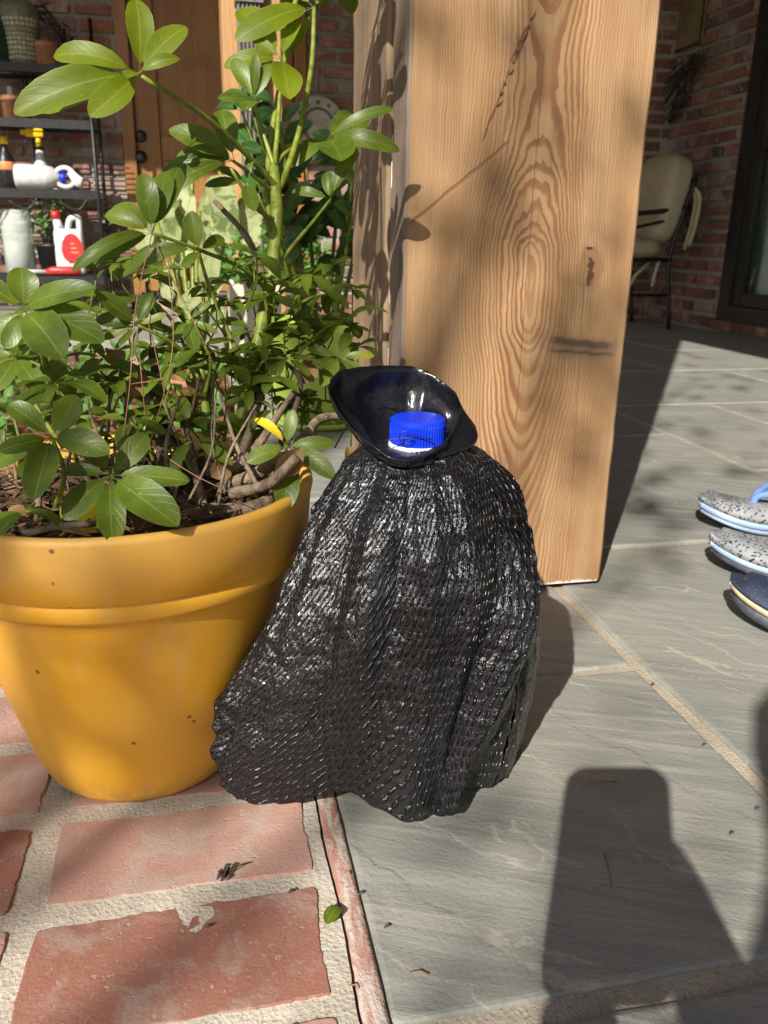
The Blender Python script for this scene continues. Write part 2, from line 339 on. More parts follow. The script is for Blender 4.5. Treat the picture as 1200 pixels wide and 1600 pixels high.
MAT['shirt'] = simple('navy_cloth', (.03, .05, .11), .9, .2, 40, .3, .002)
MAT['hair'] = simple('brown_hair', (.06, .035, .02), .6, .3, 60, .5, .002)
def m_glass():
    t = NT('dark_window_glass')
    g = t.n('BsdfGlossy'); g.inputs['Color'].default_value = (.9, .95, .95, 1); g.inputs['Roughness'].default_value = .03
    tr = t.n('BsdfTransparent'); tr.inputs[0].default_value = (.92, .95, .93, 1)
    mx = t.n('MixShader'); fr = t.n('Fresnel'); fr.inputs[0].default_value = 1.5
    t.put(mx.inputs[0], fr.outputs[0]); t.put(mx.inputs[1], tr.outputs[0]); t.put(mx.inputs[2], g.outputs[0])
    return t.done(mx.outputs[0])
MAT['glass'] = m_glass()
def m_jar():
    t = NT('clear_jar_glass'); b = t.bsdf((.85, .9, .85), .06, None, Specular_IOR_Level=.5)
    tr = t.n('BsdfTransparent'); tr.inputs[0].default_value = (.85, .9, .86, 1); mx = t.n('MixShader'); mx.inputs[0].default_value = .3
    t.put(mx.inputs[1], tr.outputs[0]); t.put(mx.inputs[2], b); return t.done(mx.outputs[0])
MAT['jar'] = m_jar()
def m_foam(name, a, dash, scale=1., thr=.34):
    t = NT(name); o = t.obj(); n = t.noise(o, 30, 4)
    v = t.n('TexVoronoi', {'Vector': t.mapv(o, (190*scale, 420*scale, 300*scale), (0, 0, R(35))), 'Scale': 1.}, distance='MANHATTAN')
    pk = t.math('MULTIPLY', t.sm(v.outputs['Distance'], thr, thr+.06, 1., 0.), t.sm(t.noise(o, 90, 2), .36, .42))
    c = t.mix(t.sm(n, .3, .7), a, tuple(x*1.2 for x in a)); c = t.mix(pk, c, dash)
    c = t.mix(t.math('MULTIPLY', t.sm(t.noise(o, 18, 4), .58, .7), .45), c, (.42, .33, .22))
    return t.done(t.bsdf(c, .7, t.bump(t.noise(o, 400, 3), .4, .001)))
MAT['foam_grey'] = m_foam('speckled_grey_foam', (.30, .31, .325), (.02, .02, .025), .62, .50)
MAT['foam_navy'] = m_foam('navy_glitter_foam', (.02, .028, .055), (.25, .28, .34), 1.5, .2)
MAT['sole_blue'] = simple('pale_blue_foam', (.42, .56, .80), .6, .1, 30, .1, .001)
MAT['sole_grey'] = simple('scuffed_grey_foam', (.085, .10, .12), .6, .4, 40, .2, .001)
MAT['sole_tan'] = simple('tan_foam', (.62, .52, .34), .75, .2, 40, .2, .001)
MAT['strap_blue'] = simple('blue_strap', (.15, .26, .55), .5, .15, 30, .1, .001)

# ------------------------------------------------------------------ mesh helpers
def newobj(name, verts, faces, mat, parent=None, smooth=True, uvs=None, loc=None):
    me = bpy.data.meshes.new(name); me.from_pydata([tuple(v) for v in verts], [], faces)
    if uvs is not None:
        ul = me.uv_layers.new(name='UVMap')
        li = [0]*len(me.loops); me.loops.foreach_get('vertex_index', li)
        flat = []
        for i in li: flat += [uvs[i][0], uvs[i][1]]
        ul.data.foreach_set('uv', flat)
    if smooth: me.polygons.foreach_set('use_smooth', [True]*len(me.polygons))
    if mat: me.materials.append(MAT[mat] if isinstance(mat, str) else mat)
    me.update()
    o = bpy.data.objects.new(name, me); COL.objects.link(o)
    if parent: o.parent = parent
    if loc is not None: o.location = loc
    return o
def tag(o, label=None, cat=None, group=None, kind=None):
    if label: o['label'] = label
    if cat: o['category'] = cat
    if group: o['group'] = group
    if kind: o['kind'] = kind
    return o
class Thing:
    def __init__(s, name, label, cat, loc=(0, 0, 0), group=None, kind=None):
        s.e = bpy.data.objects.new(name, None); COL.objects.link(s.e); s.e.empty_display_size = .02
        s.loc = Vector(loc); s.e.location = s.loc; tag(s.e, label, cat, group, kind)
    def part(s, name, vf, mat, parent=None, smooth=True, uvs=None, label=None, kind=None):
        v, f = vf
        o = newobj(name, [Vector(q)-s.loc for q in v], f, mat, parent or s.e, smooth, uvs)
        if label: o['label'] = label
        if kind: o['kind'] = kind
        return o
def join(*vfs):
    V, Fs = [], []
    for v, f in vfs:
        k = len(V); V += list(v); Fs += [tuple(i+k for i in q) for q in f]
    return V, Fs
def box(x0, x1, y0, y1, z0, z1, bv=0.):
    if bv <= 0:
        v = [Vector((x, y, z)) for z in (z0, z1) for y in (y0, y1) for x in (x0, x1)]
        return v, [(0, 2, 3, 1), (4, 5, 7, 6), (0, 1, 5, 4), (2, 6, 7, 3), (0, 4, 6, 2), (1, 3, 7, 5)]
    bm = bmesh.new(); bmesh.ops.create_cube(bm, size=1)
    for q in bm.verts: q.co = Vector(((x0+x1)/2+q.co.x*(x1-x0), (y0+y1)/2+q.co.y*(y1-y0), (z0+z1)/2+q.co.z*(z1-z0)))
    bmesh.ops.bevel(bm, geom=bm.edges[:], offset=bv, segments=2, affect='EDGES', profile=.5)
    bm.verts.index_update(); r = [q.co.copy() for q in bm.verts], [tuple(q.index for q in f.verts) for f in bm.faces]; bm.free(); return r
def xform(vf, M): return [M @ Vector(v) for v in vf[0]], vf[1]
def tube(pts, rad, n=8, cap=True):
    pts = [Vector(p) for p in pts]
    if not hasattr(rad, '__len__'): rad = [rad]*len(pts)
    V, Fs = [], []; ref = None
    for i, p in enumerate(pts):
        d = (pts[min(i+1, len(pts)-1)]-pts[max(i-1, 0)]).normalized()
        if ref is None: ref = d.orthogonal().normalized()
        ref = (ref-d*ref.dot(d)).normalized(); b = d.cross(ref)
        for k in range(n):
            a = 2*math.pi*k/n; V.append(p+(ref*math.cos(a)+b*math.sin(a))*rad[i])
    for i in range(len(pts)-1):
        for k in range(n): Fs.append((i*n+k, i*n+(k+1) % n, (i+1)*n+(k+1) % n, (i+1)*n+k))
    if cap: Fs.append(tuple(range(n-1, -1, -1))); Fs.append(tuple((len(pts)-1)*n+k for k in range(n)))
    return V, Fs
def crv(pts, n=6):
    pts = [Vector(p) for p in pts]; out = []
    if len(pts) < 3: return [pts[0].lerp(pts[-1], i/n) for i in range(n+1)]
    P = [pts[0]*2-pts[1]]+pts+[pts[-1]*2-pts[-2]]
    for i in range(1, len(P)-2):
        for k in range(n):
            t = k/n; a, b, c, d = P[i-1], P[i], P[i+1], P[i+2]
            out.append(.5*((2*b)+(c-a)*t+(2*a-5*b+4*c-d)*t*t+(-a+3*b-3*c+d)*t**3))
    out.append(pts[-1]); return out
def taper(pts, r0, r1): return [r0+(r1-r0)*i/(len(pts)-1) for i in range(len(pts))]
def lathe(prof, c=(0, 0, 0), n=32, closed=False):
    c = Vector(c); V, Fs = [], []
    for r, z in prof:
        for k in range(n):
            a = 2*math.pi*k/n; V.append(c+Vector((r*math.cos(a), r*math.sin(a), z)))
    for i in range(len(prof)-1):
        for k in range(n): Fs.append((i*n+k, i*n+(k+1) % n, (i+1)*n+(k+1) % n, (i+1)*n+k))
    Fs.append(tuple(range(n-1, -1, -1))); Fs.append(tuple((len(prof)-1)*n+k for k in range(n)))
    return V, Fs
def nz(p, s=1.): return mnoise.noise(Vector(p)*s)
def leaf(B, T, w, nrm, curl=.12, fold=.25, nl=8, sway=0., obov=1.18):
    """a leaf blade from base B to tip T: 7x5 grid, midrib fold, bent downwards"""
    B, T, nrm = Vector(B), Vector(T), Vector(nrm)
    L = (T-B).length; d = (T-B)/L; side = d.cross(nrm)
    if side.length < 1e-4: side = d.orthogonal()
    side.normalize(); up = side.cross(d).normalized()
    V, U, Fs = [], [], []
    ts = [0., .13, .19, .30, .45, .60, .75, .88, .96, 1.] if nl >= 8 else [i/(nl-1) for i in range(nl)]
    nl = len(ts); ph0 = (B.x*91+B.y*57+T.z*33) % 6.28
    for i, t in enumerate(ts):
        s0 = .13 if nl >= 8 else .0
        q = max(0., (t-s0)/(1-s0))
        hw = .5*w*max(.028, (1-abs(2*q**obov-1)**2.3)**.62 if q > 0 else 0.)
        if i == nl-1: hw = .05*w
        c = B+d*(L*t)+up*(curl*L*4*t*(1-t))+side*(sway*L*t*(1-t))
        for k in range(5):
            s = (k-2)/2.
            V.append(c+side*(s*hw)+up*(abs(s)*hw*fold)+up*(.16*hw*math.sin(6*t+1.5*s+ph0)*abs(s))); U.append((.5+s*.5, t))
    for i in range(nl-1):
        for k in range(4): a = i*5+k; Fs.append((a, a+1, a+6, a+5))
    return (V, Fs), U

# ================================================================== LARGE STRUCTURE
gr = newobj('ground', [(-400, -400, -.20), (400, -400, -.20), (400, 400, -.20), (-400, 400, -.20)], [(0, 1, 2, 3)], 'ground'); tag(gr, kind='structure')

# ---- bluestone patio: joint bed and separate stones
bed = newobj('patio_floor', *box(.0865, 3.0, -1.6, 5.3, -.19, -.004), 'joint', None, False)
tag(bed, kind='structure')
def rough_slab(x0, x1, y0, y1, ztop, th, amp, step, bev, seed, origin):
    """slab with an irregular outline, bevelled top edge"""
    pts = []; rc = max(amp*1.1, bev*2)
    segs = []
    def line(ax, ay, bx, by, nx, ny):
        L = math.hypot(bx-ax, by-ay); n = max(2, int(L/step))
        for i in range(n): segs.append((ax+(bx-ax)*i/n, ay+(by-ay)*i/n, nx, ny))
    def arc(ox, oy, a0):
        for i in range(4):
            a = a0+math.pi/2*i/4; segs.append((ox+rc*math.cos(a), oy+rc*math.sin(a), math.cos(a), math.sin(a)))
    line(x0+rc, y0, x1-rc, y0, 0, -1); arc(x1-rc, y0+rc, -math.pi/2); line(x1, y0+rc, x1, y1-rc, 1, 0); arc(x1-rc, y1-rc, 0)
    line(x1-rc, y1, x0+rc, y1, 0, 1); arc(x0+rc, y1-rc, math.pi/2); line(x0, y1-rc, x0, y0+rc, -1, 0); arc(x0+rc, y0+rc, math.pi)
    for x, y, nx, ny in segs:
        a = amp*(nz((x+seed, y, seed*.37), 14)*.8+nz((x, y+seed, 3.1), 75)*.42+nz((x, y+seed, 9.1), 210)*.34)
        pts.append((x+nx*a, y+ny*a))
    cx, cy = (x0+x1)/2, (y0+y1)/2; n = len(pts); V = []
    for zz, ins in ((ztop-th, 0), (ztop-bev, 0), (ztop-bev*.25, bev*.7), (ztop, bev*1.8)):
        for x, y in pts:
            dx, dy = cx-x, cy-y; l = math.hypot(dx, dy)
            V.append(Vector((x+dx/l*ins, y+dy/l*ins, zz))-Vector(origin))
    Fs = []
    for i in range(3):
        for k in range(n): Fs.append((i*n+k, i*n+(k+1) % n, (i+1)*n+(k+1) % n, (i+1)*n+k))
    V.append(Vector((cx, cy, ztop))-Vector(origin)); m_ = len(V)-1
    Fs += [(3*n+k, 3*n+(k+1) % n, m_) for k in range(n)]
    return V, Fs
J = .011
stones = [(.1015, .502, .405, .818), (.1015, .502, .832, 1.56), (.1015, .62, -.12, .385), (.64, 1.23, -.12, .30), (.518, 1.23, .315, 1.208),
          (.518, 1.23, 1.224, 1.995), (.1015, .502, 1.575, 2.40), (.518, 1.23, 2.01, 2.40), (1.246, 1.95, .9, 1.62), (1.246, 1.60, 1.635, 2.395),
          (1.614, 2.3, 1.635, 2.395), (1.246, 2.1, 2.41, 3.07), (2.115, 2.99, 2.41, 3.07), (.1015, .60, 2.415, 3.07), (.615, 1.23, 2.415, 3.07),
          (.1015, .9, 3.085, 3.68), (.915, 1.85, 3.085, 3.68), (1.865, 2.99, 3.085, 3.68), (.1015, 1.3, 3.695, 4.4), (1.315, 2.2, 3.695, 4.3), (2.215, 2.99, 3.695, 4.3),
          (.1015, 1.0, 4.415, 5.29), (1.015, 1.9, 4.415, 5.29), (1.915, 2.99, 4.315, 5.29), (1.965, 2.99, .9, 1.62), (2.315, 2.99, 1.635, 2.395),
          (1.246, 2.2, .1, .885), (2.215, 2.99, .1, .885), (1.246, 2.99, -.9, .085), (.1015, 1.23, -.9, -.135)]
for i, (x0, x1, y0, y1) in enumerate(stones):
    o = newobj('flagstone', *rough_slab(x0, x1, y0, y1, random.uniform(-.0005, .0012), .03, .0028, .02, .003, i*3.7, (0, 0, 0)), 'stone', bed, False)

# ---- brick landing (mortar bed, bricks, chipped edge)
LT = .0015
def grid_sheet(x0, x1, y0, y1, z, st, fn):
    nx, ny = max(2, int((x1-x0)/st)), max(2, int((y1-y0)/st)); V, Fs = [], []
    for j in range(ny+1):
        for i in range(nx+1):
            x, y = x0+(x1-x0)*i/nx, y0+(y1-y0)*j/ny; V.append(Vector((x, y, z+fn(x, y))))
    for j in range(ny):
        for i in range(nx): a = j*(nx+1)+i; Fs.append((a, a+1, a+nx+2, a+nx+1))
    return V, Fs
def crackx(y): return .0812+.0022*nz((0, y, 0), 11)+.0012*nz((3, y, 0), 70)
mh = lambda x, y: -.001+.0020*nz((x, y, 1), 16)+.0009*nz((x, y, 5), 70)
lv, lf = grid_sheet(-.66, .0805, .05, .90, LT, .006, mh)
lv = [Vector((crackx(v.y)-.0010 if v.x > .0804 else v.x, v.y, v.z)) for v in lv]
land = newobj('brick_landing', *join((lv, lf), box(-.66, .075, .05, .90, -.19, LT-.008), box(-1.9, -.6605, -1.5, .90, -.19, LT-.001), box(-.66, .08, -1.5, .0495, -.19, LT-.001)), 'mortar')
tag(land, kind='structure')
for ci, (x0, x1) in enumerate([(-.144-.2337*k, .065-.2337*k) for k in range(6)]):
    for rj in range(-8, 4):
        y0 = .437+.1172*rj; y1 = y0+.0955
        if ci == 0 and rj == 0: y0 -= .004
        o = newobj('brick', *rough_slab(x0+random.uniform(-.004, .004), x1+random.uniform(-.003, .003), y0, y1, LT+random.uniform(.0006, .0013), .03, .0040, .003, .0006, ci*17+rj*5.3, (0, 0, 0)), 'brick_pale' if (ci+rj*2) % 3 != 0 else 'brick', land, False)
# edging strip right of the crack
ev, ef_ = [], []
ys = [.05+.006*i for i in range(143)]
for y in ys:
    c = crackx(y)+.0012; e = .0990+.0008*nz((1, y, 4), 22)
    for x, z in ((c, LT-.02), (c+.0004, LT-.0012), (c+.004, LT+.0008*nz((y, 2, 3), 60)), ((c+e)/2, LT+.0007*nz((y, 7, 3), 50)), (e-.003, LT+.0006*nz((y, 5, 3), 60)), (e+.0006, LT-.0012), (e+.001, -.02)):
        ev.append(Vector((x+.0006*nz((y, z*3, 8), 150), y, z)))
for i in range(len(ys)-1):
    for k in range(6): ef_.append((i*7+k, i*7+k+1, (i+1)*7+k+1, (i+1)*7+k))
newobj('edging', ev, ef_, 'edge', land)
newobj('edging', *box(.081, .099, -1.5, .048, -.02, LT-.001), 'edge', land, False)
newobj('edging', *box(-1.9, .099, .902, .915, -.18, LT-.002), 'edge', land, False)

# ---- planting bed with pine straw
bedm = newobj('planting_bed', *grid_sheet(-4, .085, .916, 3.60, -.035, .05, lambda x, y: .02*nz((x, y, 0), 3)+.012*nz((x, y, 4), 14)), 'straw')
tag(bedm, kind='structure')
sv, sf = [], []
for i in range(9000):
    x, y = random.uniform(-1.1, .08), random.choice((random.uniform(.92, 1.6), random.uniform(.92, 3.5)))
    a = random.uniform(0, math.pi); L = random.uniform(.05, .13); p = Vector((x, y, -.035+random.uniform(.0, .03)))
    d = Vector((math.cos(a)*L, math.sin(a)*L, random.uniform(-.012, .012))); s_ = Vector((-math.sin(a), math.cos(a), 0))*.0009
    if p.y+d.y < .92 or p.x+d.x > .08: continue
    k = len(sv); sv += [p-s_, p+s_, p+d+s_, p+d-s_]; sf.append((k, k+1, k+2, k+3))
tag(newobj('pine_straw', sv, sf, 'straw'), 'brown pine straw strewn over the planting bed behind the yellow pot', 'pine straw', kind='stuff')

# ---- raised rear porch: slab, stones, brick front
SZ = .08
slab = newobj('rear_porch_floor', *box(-4, .095, 3.62, 5.3, -.19, SZ-.03), 'joint', None, False); tag(slab, kind='structure')
for i in range(5):
    for j, (y0, y1) in enumerate(((3.58, 4.1), (4.115, 4.7), (4.715, 5.29))):
        x1 = .09-.8*i+(.0 if i == 0 else .3*(j % 2)); x0 = .105-.8*(i+1)+.3*(j % 2)
        newobj('flagstone', *rough_slab(x0, x1, y0, y1, SZ, .04, .003, .05, .004, 70+i*3+j, (0, 0, 0)), 'stone', slab, False)
bmesh_cache = {}
def wall_brick_mesh(k):
    if k not in bmesh_cache:
        bm = bmesh.new(); bmesh.ops.create_cube(bm, size=1)
        bmesh.ops.bevel(bm, geom=bm.edges[:], offset=.045, segments=1, affect='EDGES')
        rr = random.Random(k)
        for v in bm.verts: v.co += Vector((rr.uniform(-.012, .012), 0, rr.uniform(-.05, .05)))
        me = bpy.data.meshes.new('brick'); bm.to_mesh(me); bm.free(); me.materials.append(MAT['wallbrick']); bmesh_cache[k] = me
    return bmesh_cache[k]
def put_brick(parent, cx, cy, cz, L, D, Hh, rz=0., off=Vector((0, 0, 0))):
    o = bpy.data.objects.new('brick', wall_brick_mesh(random.randint(0, 5))); COL.objects.link(o); o.parent = parent
    o.location = Vector((cx, cy, cz))-off; o.scale = (L, D, Hh); o.rotation_euler = (0, 0, rz); return o
for r in range(3):
    for i in range(12):
        x1 = .085-.2*i-(.1 if r % 2 else 0)
        put_brick(slab, x1-.092, 3.605, SZ-.075-.075*r, .184, .04, .058)

# ================================================================== HOUSE
WY = 5.30; WX = 3.0; Z0 = .0
house = Thing('brick_house', 'red brick house wall with wooden door and dark framed window round the porch', 'house', (0, WY, 0))
DX0, DX1, DZ1 = -.385, .66, 2.25
wl_ = house.part('wall', join(box(-4.2, DX0, WY, WY+.2, -.1, 3.6), box(DX0, DX1, WY, WY+.2, DZ1, 3.6), box(DX1, WX+.2, WY, WY+.2, -.1, 3.6), box(DX0, DX1, WY, WY+.2, -.1, .16)), 'wallmortar', smooth=False)
WIN_Y1, WIN_Y0 = 4.47, 2.6
wr_ = house.part('wall', join(box(WX, WX+.2, WIN_Y1, WY-.002, -.1, 3.6), box(WX, WX+.2, -2.5, WIN_Y0, -.1, 3.6), box(WX, WX+.2, WIN_Y0, WIN_Y1, 2.3, 3.6), box(WX, WX+.2, WIN_Y0, WIN_Y1, -.1, .02)), 'wallmortar', smooth=False)
far_b = []
off = house.loc; rb = random.Random(3)
def course(z, a0, a1, par, wall, vis):
    a = a0+rb.uniform(-.02, 0)+(.1 if par else 0.)
    if par and a-a0 > .05: yield a0, a-.024
    while a < a1:
        L = .176 if rb.random() > .2 else .082
        b = min(a+L+rb.uniform(-.006, .006), a1)
        if b-a > .03: yield a, b
        a = b+.024
CH = .0795
for k in range(44):
    z = .05+CH*k
    for (a0, a1) in (((-4.1, DX0-.002), (DX1+.002, WX-.012)) if z > .17 and z < DZ1+.03 else ((-4.1, WX-.012),)):
        for a, b in course(z, a0, a1, k % 2, 'L', None):
            vis = (-1.35 < (a+b)/2 < 1.25) and .15 < z < 1.75
            hh = .053+rb.uniform(-.004, .004)
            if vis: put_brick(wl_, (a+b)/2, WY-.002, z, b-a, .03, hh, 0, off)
            else: far_b.append(box(a, b, WY-.014, WY+.01, z-hh/2, z+hh/2))
    for (a0, a1) in (((WIN_Y1+.002, WY-.02), (-2.4, WIN_Y0-.002)) if .05 < z < 2.3 else ((-2.4, WY-.02),)):
        for a, b in course(z, a0, a1, k % 2, 'R', None):
            vis = (a > 3.9) and z < 1.85
            hh = .053+rb.uniform(-.004, .004)
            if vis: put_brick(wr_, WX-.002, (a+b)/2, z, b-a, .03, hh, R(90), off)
            else: far_b.append(box(WX-.014, WX+.01, a, b, z-hh/2, z+hh/2))
house.part('brickwork', join(*far_b), 'wallbrick', smooth=False, kind='stuff')
# sill row under the window
for i in range(18):
    put_brick(wr_, WX-.012, 4.46-.105*i, .045, .09, .06, .05, R(90), off)
# door: frame, leaf with stiles and panels, hardware
dr = house.part('door', join(box(DX0+.07, DX1-.07, WY+.03, WY+.07, .165, DZ1-.07)), 'door', smooth=False)
house.part('frame', join(box(DX0, DX0+.068, WY-.03, WY+.09, .12, DZ1, .006), box(DX1-.068, DX1, WY-.03, WY+.09, .12, DZ1, .006), box(DX0+.07, DX1-.07, WY-.03, WY+.09, DZ1-.068, DZ1, .006)), 'door', dr, False)
for a, b, z0, z1 in ((DX0+.075, DX0+.205, .17, 2.17), (DX1-.205, DX1-.075, .17, 2.17), (DX0+.21, DX1-.21, .17, .40), (DX0+.21, DX1-.21, .9, 1.03), (DX0+.21, DX1-.21, 2.0, 2.17)):
    house.part('rail', box(a, b, WY+.008, WY+.034, z0, z1, .006), 'door', dr, False)
house.part('threshold', box(DX0-.02, DX1+.02, WY-.10, WY-.002, .125, .155, .004), 'bronze', dr, False)
for pz in (245, 213):
    q = ony(220, pz, WY+.0)
    house.part('knob' if pz == 245 else 'deadbolt', xform(lathe([(.012, 0), (.034, 0), (.034, .008), (.016, .014), (.016, .035), (.028, .045), (.028, .06), (.01, .068)] if pz == 245 else [(.032, 0), (.032, .012), (.02, .02), (.005, .021)], n=16), Matrix.Translation(Vector((q.x, WY+.008, q.z))) @ Matrix.Rotation(R(90), 4, 'X')), 'bronze', dr)
for i in range(10):
    put_brick(wl_, -.5+.115*i+.06, WY-.11, .10, .10, .19, .055, 0, off)
# window in the right wall
wi = house.part('window', join(box(WX-.03, WX+.05, WIN_Y1-.10, WIN_Y1, .075, 2.3), box(WX-.03, WX+.05, WIN_Y0, WIN_Y0+.1, .075, 2.3), box(WX-.03, WX+.05, WIN_Y0+.1, WIN_Y1-.1, .075, .16), box(WX-.03, WX+.05, WIN_Y0+.1, WIN_Y1-.1, 2.2, 2.3)), 'bronze', smooth=False)
house.part('frame', join(box(WX-.012, WX+.035, WIN_Y1-.17, WIN_Y1-.105, .165, 2.2), box(WX-.012, WX+.035, WIN_Y0+.1, WIN_Y1-.175, .165, .235), box(WX-.012, WX+.035, WIN_Y0+.1, WIN_Y1-.175, .98, 1.02), box(WX-.012, WX+.035, 3.5, 3.56, .165, 2.2)), 'bronze', wi, False)
house.part('pane', ([Vector((WX+.012, y, z)) for y, z in ((WIN_Y0+.1, .24), (WIN_Y1-.17, .24), (WIN_Y1-.17, 2.2), (WIN_Y0+.1, 2.2))], [(3, 2, 1, 0)]), 'glass', wi, False)
cu = []
for s_ in range(2):
    v, f = [], []
    for i in range(41):
        y = WIN_Y1+.12-1.7*i/40; x = WX+.09+.02*math.sin(i*1.3)+.01*math.sin(i*.5)
        v += [Vector((x+s_*.004, y, .1)), Vector((x+s_*.004, y, 2.3))]
    for i in range(40): f.append((2*i, 2*i+2, 2*i+3, 2*i+1))
    cu.append((v, f))
house.part('curtain', join(*cu), 'curtain', wi)
house.part('room', join(box(WX+1.6, WX+1.65, 2, 5.2, -.1, 3.), box(WX+.21, WX+1.6, 5.2, 5.25, -.1, 3), box(WX+.21, WX+1.6, 2, 5.2, 2.9, 3.0), box(WX+.21, WX+1.6, 2, 5.2, -.1, 0), box(WX+.21, WX+1.6, 1.95, 2.0, -.1, 3)), 'wallmortar', smooth=False)
# porch roofs (shade the walls)
RH1, RX = 3.18, .22
RH2, RY = 3.02, 2.95
house.part('roof', join(box(RX, WX+.6, -3.5, WY+.5, RH1, RH1+.18), box(RX+.02, RX+.14, -3.48, 5.2, RH1-.22, RH1-.002)), 'ceiling', smooth=False)
house.part('roof', join(box(-4.6, RX-.004, RY, WY+.5, RH2, RH2+.18), box(-4.58, RX-.01, RY+.02, RY+.12, RH2-.2, RH2-.002)), 'ceiling', smooth=False)

# ================================================================== NEAR TIMBER COLUMN
PX0, PX1, PY0, PY1 = .255, .573, 1.065, 1.42
colm = Thing('timber_column', 'large square pine porch column of sawn planks with cathedral grain', 'column', (PX0, PY0, 0))
def plank(x0, x1, y0, y1, z0, z1, amp, seed, st=.02, nx=2):
    """timber with slightly waney long edges"""
    V, Fs = [], []; n = int((z1-z0)/st)
    ring = [(x0, y0), (x0+.003, y0-.0)]
    for i in range(n+1):
        z = z0+(z1-z0)*i/n
        def wv(k): return amp*(nz((seed+k*7, 0, z), 9)+.5*nz((seed+k*5, 2, z), 45))
        a, b, c, d = wv(0), wv(1), wv(2), wv(3); e = .004
        V += [Vector(q) for q in ((x0+a+e, y0, z), (x1+b-e, y0, z), (x1+b, y0+e, z), (x1+c, y1-e, z), (x1+c-e, y1, z), (x0+d+e, y1, z), (x0+d, y1-e, z), (x0+a, y0+e, z))]
    for i in range(n):
        for k in range(8): Fs.append((i*8+k, i*8+(k+1) % 8, (i+1)*8+(k+1) % 8, (i+1)*8+k))
    Fs.append(tuple(range(7, -1, -1))); Fs.append(tuple(n*8+k for k in range(8)))
    return V, Fs
fp = colm.part('front_plank', plank(PX0, PX1, PY0, PY0+.088, .010, RH1-.22, .0022, 1.), 'wood_front', smooth=False)
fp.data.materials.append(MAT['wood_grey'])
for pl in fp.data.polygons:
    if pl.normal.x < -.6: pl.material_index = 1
bp_ = colm.part('rear_timber', plank(PX0-.004, PX1-.004, PY0+.097, PY1, .010, RH1-.22, .003, 9.), 'wood_side', smooth=False)
colm.part('filler', box(PX0+.012, PX1-.02, PY0+.089, PY0+.096, .012, RH1-.23), 'bark_dark', smooth=False)
cv_, cf_ = [], []
rc = random.Random(5)
z = .15
while z < 1.2:
    l = rc.uniform(.006, .035)
    if rc.random() < .55:
        v, f = box(PX0+.0015, PX0+.012, PY0+.0895+rc.uniform(0, .002), PY0+.0935+rc.uniform(0, .002), z, z+l, .0008)
        cv_, cf_ = join((cv_, cf_), (v, f))
    z += l+rc.uniform(.002, .02)
colm.part('caulk', (cv_, cf_), 'fringe')
v_, f_ = [], []
for i in range(150):       # torn fibres along the sawn foot
    x = PX0+.004+(PX1-PX0-.01)*i/150; h = rc.uniform(.002, .006)*(1+1.2*max(0, nz((x, 0, 0), 40)))
    k = len(v_); v_ += [Vector((x, PY0-.0008, .0095)), Vector((x+.0026, PY0-.0008, .0095)), Vector((x+.0013+rc.uniform(-.0006, .0006), PY0-.0012, .0095+h)), Vector((x+.0013, PY0+.002, .009))]
    f_ += [(k, k+1, k+2), (k, k+3, k+1)]
colm.part('torn_fibre', (v_, f_), 'fringe', smooth=False, kind='stuff')
for i in range(9):         # splinters lifting off the old knife gash
    t_ = i/8; x = PX0+.112+.036*t_; z = .655+.095*t_
    p0 = Vector((x, PY0-.0003, z)); p1 = p0+Vector((rc.uniform(-.004, .006), -rc.uniform(.002, .005), rc.uniform(.006, .014)))
    colm.part('splinter', tube([p0, p0.lerp(p1, .5)+Vector((0, -.001, 0)), p1], [.0012, .0010, .0003], 5), 'bark' if i % 2 else 'wood_far')
colm.part('base_plate', box(PX0+.03, PX1-.03, PY0+.03, PY1-.03, .0015, .0099), 'metal', smooth=False)

# rear column with downspout
q0, q1 = ony(349, 100, 3.75), ony(440, 100, 3.75)
rcol = Thing('porch_post', 'sunlit orange pine porch post behind the potted plant', 'post', (q0.x, 3.75, SZ))
rcol.part('timber', plank(q0.x, q1.x, 3.75, 4.02, SZ+.001, RH2-.2, .002, 21.), 'wood_far', smooth=False)
rcol.part('base_plate', box(q0.x-.015, q1.x+.015, 3.735, 4.035, SZ+.0005, SZ+.04, .004), 'wood_far', smooth=False)
d0, d1 = ony(373, 100, 3.70).x, ony(410, 100, 3.70).x
dsp = Thing('downspout', 'grey ribbed metal downspout fixed to the front of the porch post', 'downspout', (d0, 3.70, SZ))
prof = []
NR = 6
for i in range(NR*4+1):
    f = i/(NR*4); prof.append((d0+(d1-d0)*f, 3.672+.006*math.cos(2*math.pi*NR*f)))
prof += [(d1, 3.744), (d0, 3.744)]
v_, f_ = [], []
for z in (SZ+.002, RH2-.2): v_ += [Vector((x, y, z)) for x, y in prof]
n_ = len(prof)
for k in range(n_): f_.append((k, (k+1) % n_, n_+(k+1) % n_, n_+k))
f_ += [tuple(range(n_-1, -1, -1)), tuple(range(n_, 2*n_))]
dsp.part('pipe', (v_, f_), 'downspout', smooth=False)
for z in (.55, 1.35): dsp.part('strap', box(d0-.008, d1+.008, 3.66, 3.749, z, z+.03, .002), 'downspout', smooth=False)

